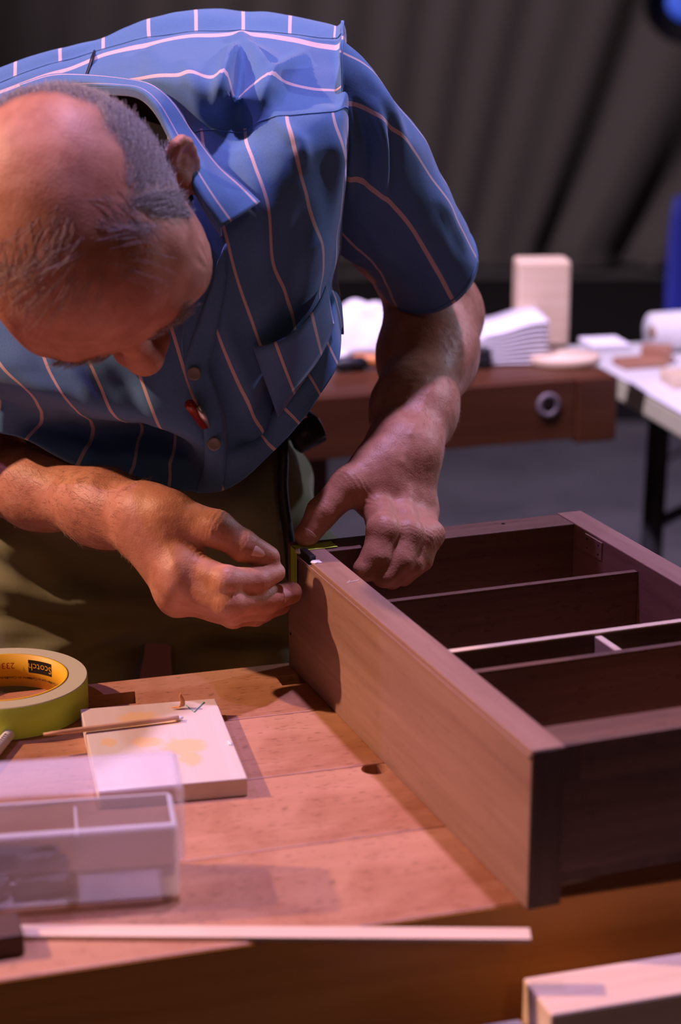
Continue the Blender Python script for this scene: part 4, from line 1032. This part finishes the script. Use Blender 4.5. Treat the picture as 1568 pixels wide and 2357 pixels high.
# the chest leans over the bench: it overhangs from the yoke down, and the hem flares forward again below the crease
lean = np.array([0, 0, 0, 0, -.006, -.022, -.048, -.038, -.020, -.008, 0, .018, -.018, -.050])
lk = {3: .6, 4: 1, 5: 1, 6: 1, 7: .8, 8: .45}
yk = {2: (-.03, .0, 0), 3: (-.050, .018, .008), 4: (-.058, .030, .016), 5: (-.052, .030, .016), 6: (-.018, .012, .006)}   # the shoulder rolls over at the yoke
ctl = np.array([[P(q[0], q[1], q[2]+lean[r]*lk.get(k, 0)+(yk[k][r-5] if k in yk and 5 <= r <= 7 else 0)) for r, q in enumerate(cols[k])] for k in ks])                # cols x rows x 3
rowsV = np.stack([catmull(ctl[:, r], MU) for r in range(NR)], 1)      # fine u
sheet = np.stack([catmull(rowsV[i], MV) for i in range(rowsV.shape[0])], 0)
nu, nv = sheet.shape[:2]
U = np.repeat((ks[0]+np.arange(nu)/MU)[:, None], nv, 1); VV = np.repeat((np.arange(nv)/MV)[None], nu, 0)
def grid_faces(nu, nv):
    i = np.arange(nu*nv).reshape(nu, nv); return np.stack([i[:-1, :-1], i[1:, :-1], i[1:, 1:], i[:-1, 1:]], -1).reshape(-1, 4)
SV = sheet.reshape(-1, 3); SF = grid_faces(nu, nv); SU = U.ravel(); SVv = VV.ravel()
SN = vnormals(SV, SF); outw = np.sign((SN*(SV-(CH_+np.array([0, .04, 0])))).sum(1).mean()); SN *= outw
sp = unview(SV); vis = SVv > 2.2
dd_ = np.zeros(len(SV))
for pts, w_, h_ in (([(552, 92), (530, 135), (512, 190), (500, 245)], 15, .009), ([(560, 92), (580, 120), (600, 150), (614, 172)], 13, .009), ([(557, 120), (556, 165), (550, 215), (545, 270)], 26, -.016), ([(560, 225), (540, 290), (530, 340)], 40, -.010), ([(690, 130), (640, 165), (606, 192), (596, 225)], 14, .008),
                    ([(650, 190), (610, 215), (590, 270)], 22, .006), ([(430, 150), (450, 200), (470, 270)], 20, .005), ([(640, 275), (690, 330), (700, 380)], 18, .006),
                    ([(780, 280), (770, 400), (760, 520)], 15, .006), ([(560, 330), (600, 480), (610, 620)], 26, .004),
                    ([(720, 560), (660, 640), (600, 720)], 26, .005), ([(700, 480), (680, 600), (640, 760)], 22, -.004), ([(520, 760), (560, 880), (575, 980)], 22, .004),
                    ([(480, 700), (500, 820), (540, 950)], 20, -.004), ([(130, 800), (190, 880), (230, 940)], 26, .005), ([(250, 840), (300, 900), (330, 965)], 22, -.004),
                    ([(640, 740), (600, 830), (560, 930)], 18, .004), ([(100, 250), (60, 300), (20, 360)], 24, .006), ([(330, 120), (300, 150), (240, 175)], 20, -.004),
                    ([(700, 880), (640, 960), (560, 1060)], 18, .004), ([(300, 1000), (360, 1050), (430, 1090)], 20, .004), ([(150, 965), (230, 1030), (330, 1080)], 16, -.004),
                    ([(740, 700), (690, 790), (640, 880)], 15, .006), ([(640, 890), (590, 980), (520, 1080)], 15, .005)):
    dd_ += fold(sp, pts, w_, h_)*vis
dd_ += .0022*vnoise(SV*np.array([1, 1, .5]), 24, 8)+.0012*vnoise(SV, 48, 9)
SV = SV+SN*dd_[:, None]
# neck opening
hp_ = [(40, 218), (130, 203), (262, 198), (316, 208), (352, 240), (382, 296), (416, 380), (452, 452), (440, 520), (360, 490), (300, 430), (200, 420), (90, 380)]
def in_poly(p, poly):
    c_ = np.zeros(len(p), bool); n = len(poly)
    for i in range(n):
        (x1, y1), (x2, y2) = poly[i], poly[(i+1) % n]
        c_ ^= ((y1 > p[:, 1]) != (y2 > p[:, 1])) & (p[:, 0] < (x2-x1)*(p[:, 1]-y1)/(y2-y1+1e-9)+x1)
    return c_
hole = in_poly(sp, hp_) & (SVv > 3.6) & (SVv < 9.5)
fk = ~hole[SF].all(1)
SF2 = SF[fk]
def cloth_mat(name):
    m = new_mat(name, .75, .2, (.1, .2, .5), Sheen_Weight=.25, Sheen_Roughness=.4); co = coord(m)
    def at(n): a = N(m, 'ShaderNodeAttribute'); a.attribute_name = n; return a.outputs['Fac']
    fr_ = N(m, 'ShaderNodeMath', operation='PINGPONG'); L(m, at('stripe_u'), fr_.inputs[0]); fr_.inputs[1].default_value = .5
    s1 = math_n(m, 'LESS_THAN', fr_.outputs[0], .037)
    d2 = math_n(m, 'ABSOLUTE', at('yoke_v')); d3 = math_n(m, 'ABSOLUTE', math_n(m, 'SUBTRACT', at('yoke_v'), 100.))
    s2 = math_n(m, 'LESS_THAN', math_n(m, 'MINIMUM', d2, d3), 3.2)
    zone = math_n(m, 'GREATER_THAN', at('yoke_zone'), .5)
    st = N(m, 'ShaderNodeMix'); st.data_type = 'FLOAT'; L(m, zone, st.inputs[0]); L(m, s1, st.inputs[2]); L(m, s2, st.inputs[3])
    wv = noise(m, co, 700, 2, .5); mot = noise(m, co, 30, 3, .5)
    blue = mixc(m, wv, (.057, .150, .34), (.098, .220, .43)); blue = mixc(m, math_n(m, 'MULTIPLY', mot, .25), blue, (.085, .20, .43))
    base(m, mixc(m, math_n(m, 'MULTIPLY', st.outputs[0], .92), blue, (.66, .50, .51)))
    bump(m, wv, .25, .0003); return m
shirtm = cloth_mat('blue_striped_cotton')
def cloth(name, V, F, u, yv=None, zone=None, parent=None, thick=.0011):
    o = mpart(name, V, F, shirtm, parent); n = len(V)
    mat_attr(o.data, 'stripe_u', u); mat_attr(o.data, 'yoke_v', np.full(n, 999.) if yv is None else yv); mat_attr(o.data, 'yoke_zone', np.zeros(n) if zone is None else zone)
    md = o.modifiers.new('t', 'SOLIDIFY'); md.thickness = thick; md.offset = 0
    return o
yv = np.interp(SVv, [2.9, 3, 4, 5, 6, 6.1], [-20, -15, 0, 100, 190, 200]); zone = ((SVv > 3.0) & (SVv < 6.0)).astype(float)
# left edge of the front overlap sits under the placket, so the sheet runs on below it
shirt = cloth('shirt', SV, SF2, SU, yv, zone)
blk = new_mat('neck_shade_black', .9, .1, (.012, .012, .014))  # black patch added in the neck opening, stands for the shade inside the collar
UV_ = SV-SN*.007-np.array([0, -.004, .004]); mpart('neck_shade_patch', UV_, SF[(hole[SF]).any(1)], blk).modifiers.new('t', 'SOLIDIFY').thickness = .001
# raised seams: yoke front, yoke back, armhole
def sheet_line(u0, u1, v0, v1, n=40, off=.0008):
    u = np.linspace(u0, u1, n); v = np.linspace(v0, v1, n); iu = np.clip((u-ks[0])*MU, 0, nu-1.001); iv = np.clip(v*MV, 0, nv-1.001)
    a, b = iu.astype(int), iv.astype(int); fa, fb = (iu-a)[:, None], (iv-b)[:, None]; G = SV.reshape(nu, nv, 3); GN = SN.reshape(nu, nv, 3)
    p = (G[a, b]*(1-fa)+G[a+1, b]*fa)*(1-fb)+(G[a, b+1]*(1-fa)+G[a+1, b+1]*fa)*fb
    return p+GN[a, b]*off, GN[a, b]
seamm = new_mat('blue_seam', .8, .2, (.09, .21, .42))
for args in ((3.6, 8, 6, 6), (-2.9, 8, 3, 3)):
    p, n_ = sheet_line(*args); V, F = tube_data(p, .0006, 6); mpart('seam', V, F, seamm)
sheetP = unview(SV)
def on_sheet(px, py, off=.004):
    d = np.hypot(sheetP[:, 0]-px, sheetP[:, 1]-py); c_ = np.where((d < 14) & vis)[0]
    if len(c_) == 0: c_ = np.array([np.argmin(d)])
    Y = SV[c_, 1].min() if len(c_) > 1 else SV[c_[0], 1]
    return P(px, py, Y-off)
def ribbon(a, b, nv_=9, bulge=0.0):
    """surface between two equally sampled curves"""
    t = np.linspace(0, 1, nv_); V = a[:, None]*(1-t)[None, :, None]+b[:, None]*t[None, :, None]
    V[:, :, 1] -= bulge*np.sin(np.pi*t)[None]; return V.reshape(-1, 3), grid_faces(len(a), nv_), np.tile(t, len(a))
# collar (his left leaf, running round the back of the neck)
def col(px, py, Y, off):
    q = on_sheet(px, py, off); return q if q[1] < Y else P(px, py, Y)
op = [P(45, 195, 1.668), P(120, 172, 1.668)]+[col(*q) for q in ((200, 172, 1.665, .005), (285, 181, 1.650, .006), (350, 196, 1.620, .008), (400, 238, 1.580, .009), (450, 312, 1.545, .010), (505, 382, 1.515, .012), (556, 425, 1.492, .014), (598, 465, 1.474, .014))]
ipx = [(60, 225), (130, 207), (200, 199), (258, 200), (314, 206), (352, 236), (386, 296), (424, 378), (465, 457), (508, 524)]
ip_ = [P(x, y, o_[1]-dy) for (x, y), o_, dy in zip(ipx, op, (.012, .012, .012, .012, .014, .018, .022, .026, .030, .028))]
inn = catmull(ip_, 8); out = catmull(op, 8)
V, F, t = ribbon(inn, out, 10, .004); 
cu_o = cloth('collar', V, F, np.where(True, np.interp(t, [0, .22, .30, .88, 1], [.3, .92, 1.08, 1.93, 2.12]), 0), thick=.0016)
low = inn+np.array([.0, .006, -.007])
V, F, t = ribbon(inn, low, 6); cloth('collar_stand', V, F, np.full(len(V), .5), thick=.0014)
# placket strip with its lifted edge, buttons
pe = catmull([on_sheet(*q) for q in ((503, 600), (486, 660), (462, 728), (440, 790), (426, 840), (438, 890), (464, 948), (470, 1015), (470, 1078), (452, 1134))], 6)
pi_ = catmull([on_sheet(*q, .0022) for q in ((520, 560), (520, 640), (505, 728), (492, 790), (480, 840), (494, 890), (512, 948), (520, 1015), (518, 1078), (510, 1130))], 6)
V, F, t = ribbon(pe, pi_, 7, .0015); cloth('placket', V, F, np.full(len(V), .5), thick=.0016)
# turned-back strip of the under front seen above the overlap
pa = catmull([P(*q) for q in ((474, 598, 1.466), (452, 655, 1.468), (428, 722, 1.470), (418, 780, 1.472), (424, 832, 1.474))], 8)
pb_ = catmull([P(*q) for q in ((503, 600, 1.470), (486, 662, 1.472), (462, 730, 1.472), (440, 790, 1.472), (426, 838, 1.472))], 8)
V, F, t = ribbon(pa, pb_, 7, -.002); cloth('facing', V, F, np.full(len(V), .5), thick=.0012)
btn = new_mat('smoky_button', .3, .5, (.22, .21, .20))
for px, py in ((441, 860), (487, 1022)):
    q = on_sheet(px+6, py, .0062); o = lathe('button', [(0, .0006), (.0036, .0006), (.0052, .0013), (.0054, .0004), (.0050, -.0006), (0, -.0006)], btn, man, 22, tuple(q-FEET), (math.pi/2-.1, 0, 0))
# chest pocket, its mouth sagging open
pm = [(584, 800), (620, 788), (660, 768), (700, 735), (735, 690), (752, 655)]
top = catmull([on_sheet(x, y+8*math.sin(math.pi*i/5), .0022+.026*math.sin(math.pi*i/5)) for i, (x, y) in enumerate(pm)], 6)
botp = [(640, 960), (668, 920), (696, 880), (728, 835), (752, 790), (768, 745)]
bot = catmull([on_sheet(x, y, .0012) for x, y in botp], 6)
V, F, t = ribbon(top, bot, 9, .002); 
uu_ = np.repeat(np.linspace(4.35, 6.75, len(top)), 9); cloth('pocket', V, F, uu_, thick=.0014)
# sleeves: rings from armhole to hem, columns follow the stripes
def sleeve(name, rings, amap, u0, nseg=90, folds=()):
    ctlr = np.array(rings)                                            # n x (center, top, front) x 3
    fine = np.stack([catmull(ctlr[:, j], 12) for j in range(3)], 1); n = len(fine)
    a0 = np.linspace(-132, 228, nseg+1); V = []
    for i in range(n):
        v = i/(n-1); a = np.radians(a0+(np.interp(a0, *amap)-a0)*v); c, t, f = fine[i]
        V.append(c+np.cos(a)[:, None]*(t-c)+np.sin(a)[:, None]*(f-c))
    V = np.stack(V, 0); Vf = V.reshape(-1, 3); F = grid_faces(n, nseg+1)
    nn = vnormals(Vf, F); s_ = np.sign((nn*(Vf-np.repeat(fine[:, 0], nseg+1, 0))).sum(1).mean()); nn *= s_
    pxy = unview(Vf); dsp = .0022*vnoise(Vf, 26, 4)+.001*vnoise(Vf, 55, 5)
    for pts, w_, h_ in folds: dsp += fold(pxy, pts, w_, h_)*(nn[:, 1] < .3)
    Vf = Vf+nn*dsp[:, None]
    o = cloth(name, Vf, F, np.tile((a0-54)/37., n)+u0)
    V2, F2 = tube_data(Vf.reshape(n, nseg+1, 3)[-2]+nn.reshape(n, nseg+1, 3)[-2]*.0006, .0010, 6); mpart('sleeve_hem', V2, F2, seamm, o).location = (0, 0, 0)
    V2, F2 = tube_data(Vf.reshape(n, nseg+1, 3)[1]+nn.reshape(n, nseg+1, 3)[1]*.0004, .0010, 6); mpart('armhole_seam', V2, F2, seamm, o).location = (0, 0, 0)
    return o
def ring(top, bot, Y, hd, lip=(0, 0), Yt=None, Yb=None):
    t = P(*top, Y-.045); b = P(*bot, Y+.045); c = (t+b)/2
    f = c+np.array([lip[0]/2700, -hd*.72, -lip[1]/2700-.012]); return c, t, f
am = ([-132, 54, 91, 128, 228], [-140, 10, 66, 134, 220])
sleeve('sleeve', [ring((786, 92), (786, 578), 1.625, .062), ring((838, 136), (793, 588), 1.635, .072, (4, 0)), ring((885, 200), (806, 596), 1.645, .075, (8, 4)),
                  ring((938, 270), (826, 606), 1.66, .073, (10, 12)), ring((992, 355), (843, 616), 1.68, .070, (12, 24)), ring((1044, 462), (858, 630), 1.705, .068, (14, 38)),
                  ring((1100, 584), (872, 645), 1.735, .066, (14, 52))], am, 0.,
       folds=(([(800, 240), (812, 330), (805, 440)], 10, .007), ([(820, 250), (845, 330), (840, 420)], 12, -.006), ([(860, 240), (880, 340), (890, 450)], 12, .006), ([(895, 290), (905, 380), (898, 470)], 12, -.005),
              ([(800, 470), (850, 520), (900, 600)], 14, .004), ([(960, 500), (980, 560), (1010, 640)], 16, .004), ([(850, 170), (900, 260), (930, 330)], 14, .004), ([(1000, 480), (1040, 540), (1070, 590)], 12, -.003)))
sleeve('sleeve', [ring((-330, 300), (-170, 560), 1.68, .070), ring((-370, 420), (-110, 640), 1.66, .078), ring((-375, 560), (-40, 740), 1.65, .082), ring((-370, 720), (30, 820), 1.65, .082),
                  ring((-360, 880), (62, 910), 1.655, .080, (0, 10)), ring((-330, 1010), (76, 1010), 1.66, .076, (0, 24))], am, .3)
# lapel cord and pen
cd = catmull([P(217, 104, 1.742), P(219, 116, 1.712), P(213, 132, 1.680), P(206, 155, 1.668), P(197, 180, 1.655), P(192, 195, 1.650)], 6)
mpart('microphone_cord', *tube_data(cd, .0016, 8), M['black'])
pn = empty('red_pen', (0, 0, 0), 0, 'red pen with silver clip tucked in the shirt opening', 'pen')
q0 = on_sheet(436, 930, .013); q1 = on_sheet(476, 985, .004); dv_ = q1-q0
rm = new_mat('red_glossy_plastic', .15, .6, (.22, .012, .01))
def ppart(n_, path, r, m_): V, F = tube_data(path, r, 16); return link_mesh(n_, np_mesh(n_, V, F), m_, pn, smooth=True)
ppart('barrel', [q0-dv_*.09, q0-dv_*.07, q0-dv_*.02, q0+dv_*.1, q0+dv_*.9], [.0012, .0030, .0043, .0044, .0040], rm)
ppart('clip', [q0+dv_*.15+np.array([.005, -.0045, .002]), q0+dv_*.45+np.array([.005, -.0055, .001]), q0+dv_*.9+np.array([.004, -.005, 0])], [.0020, .0028, .0012], M['steel'])
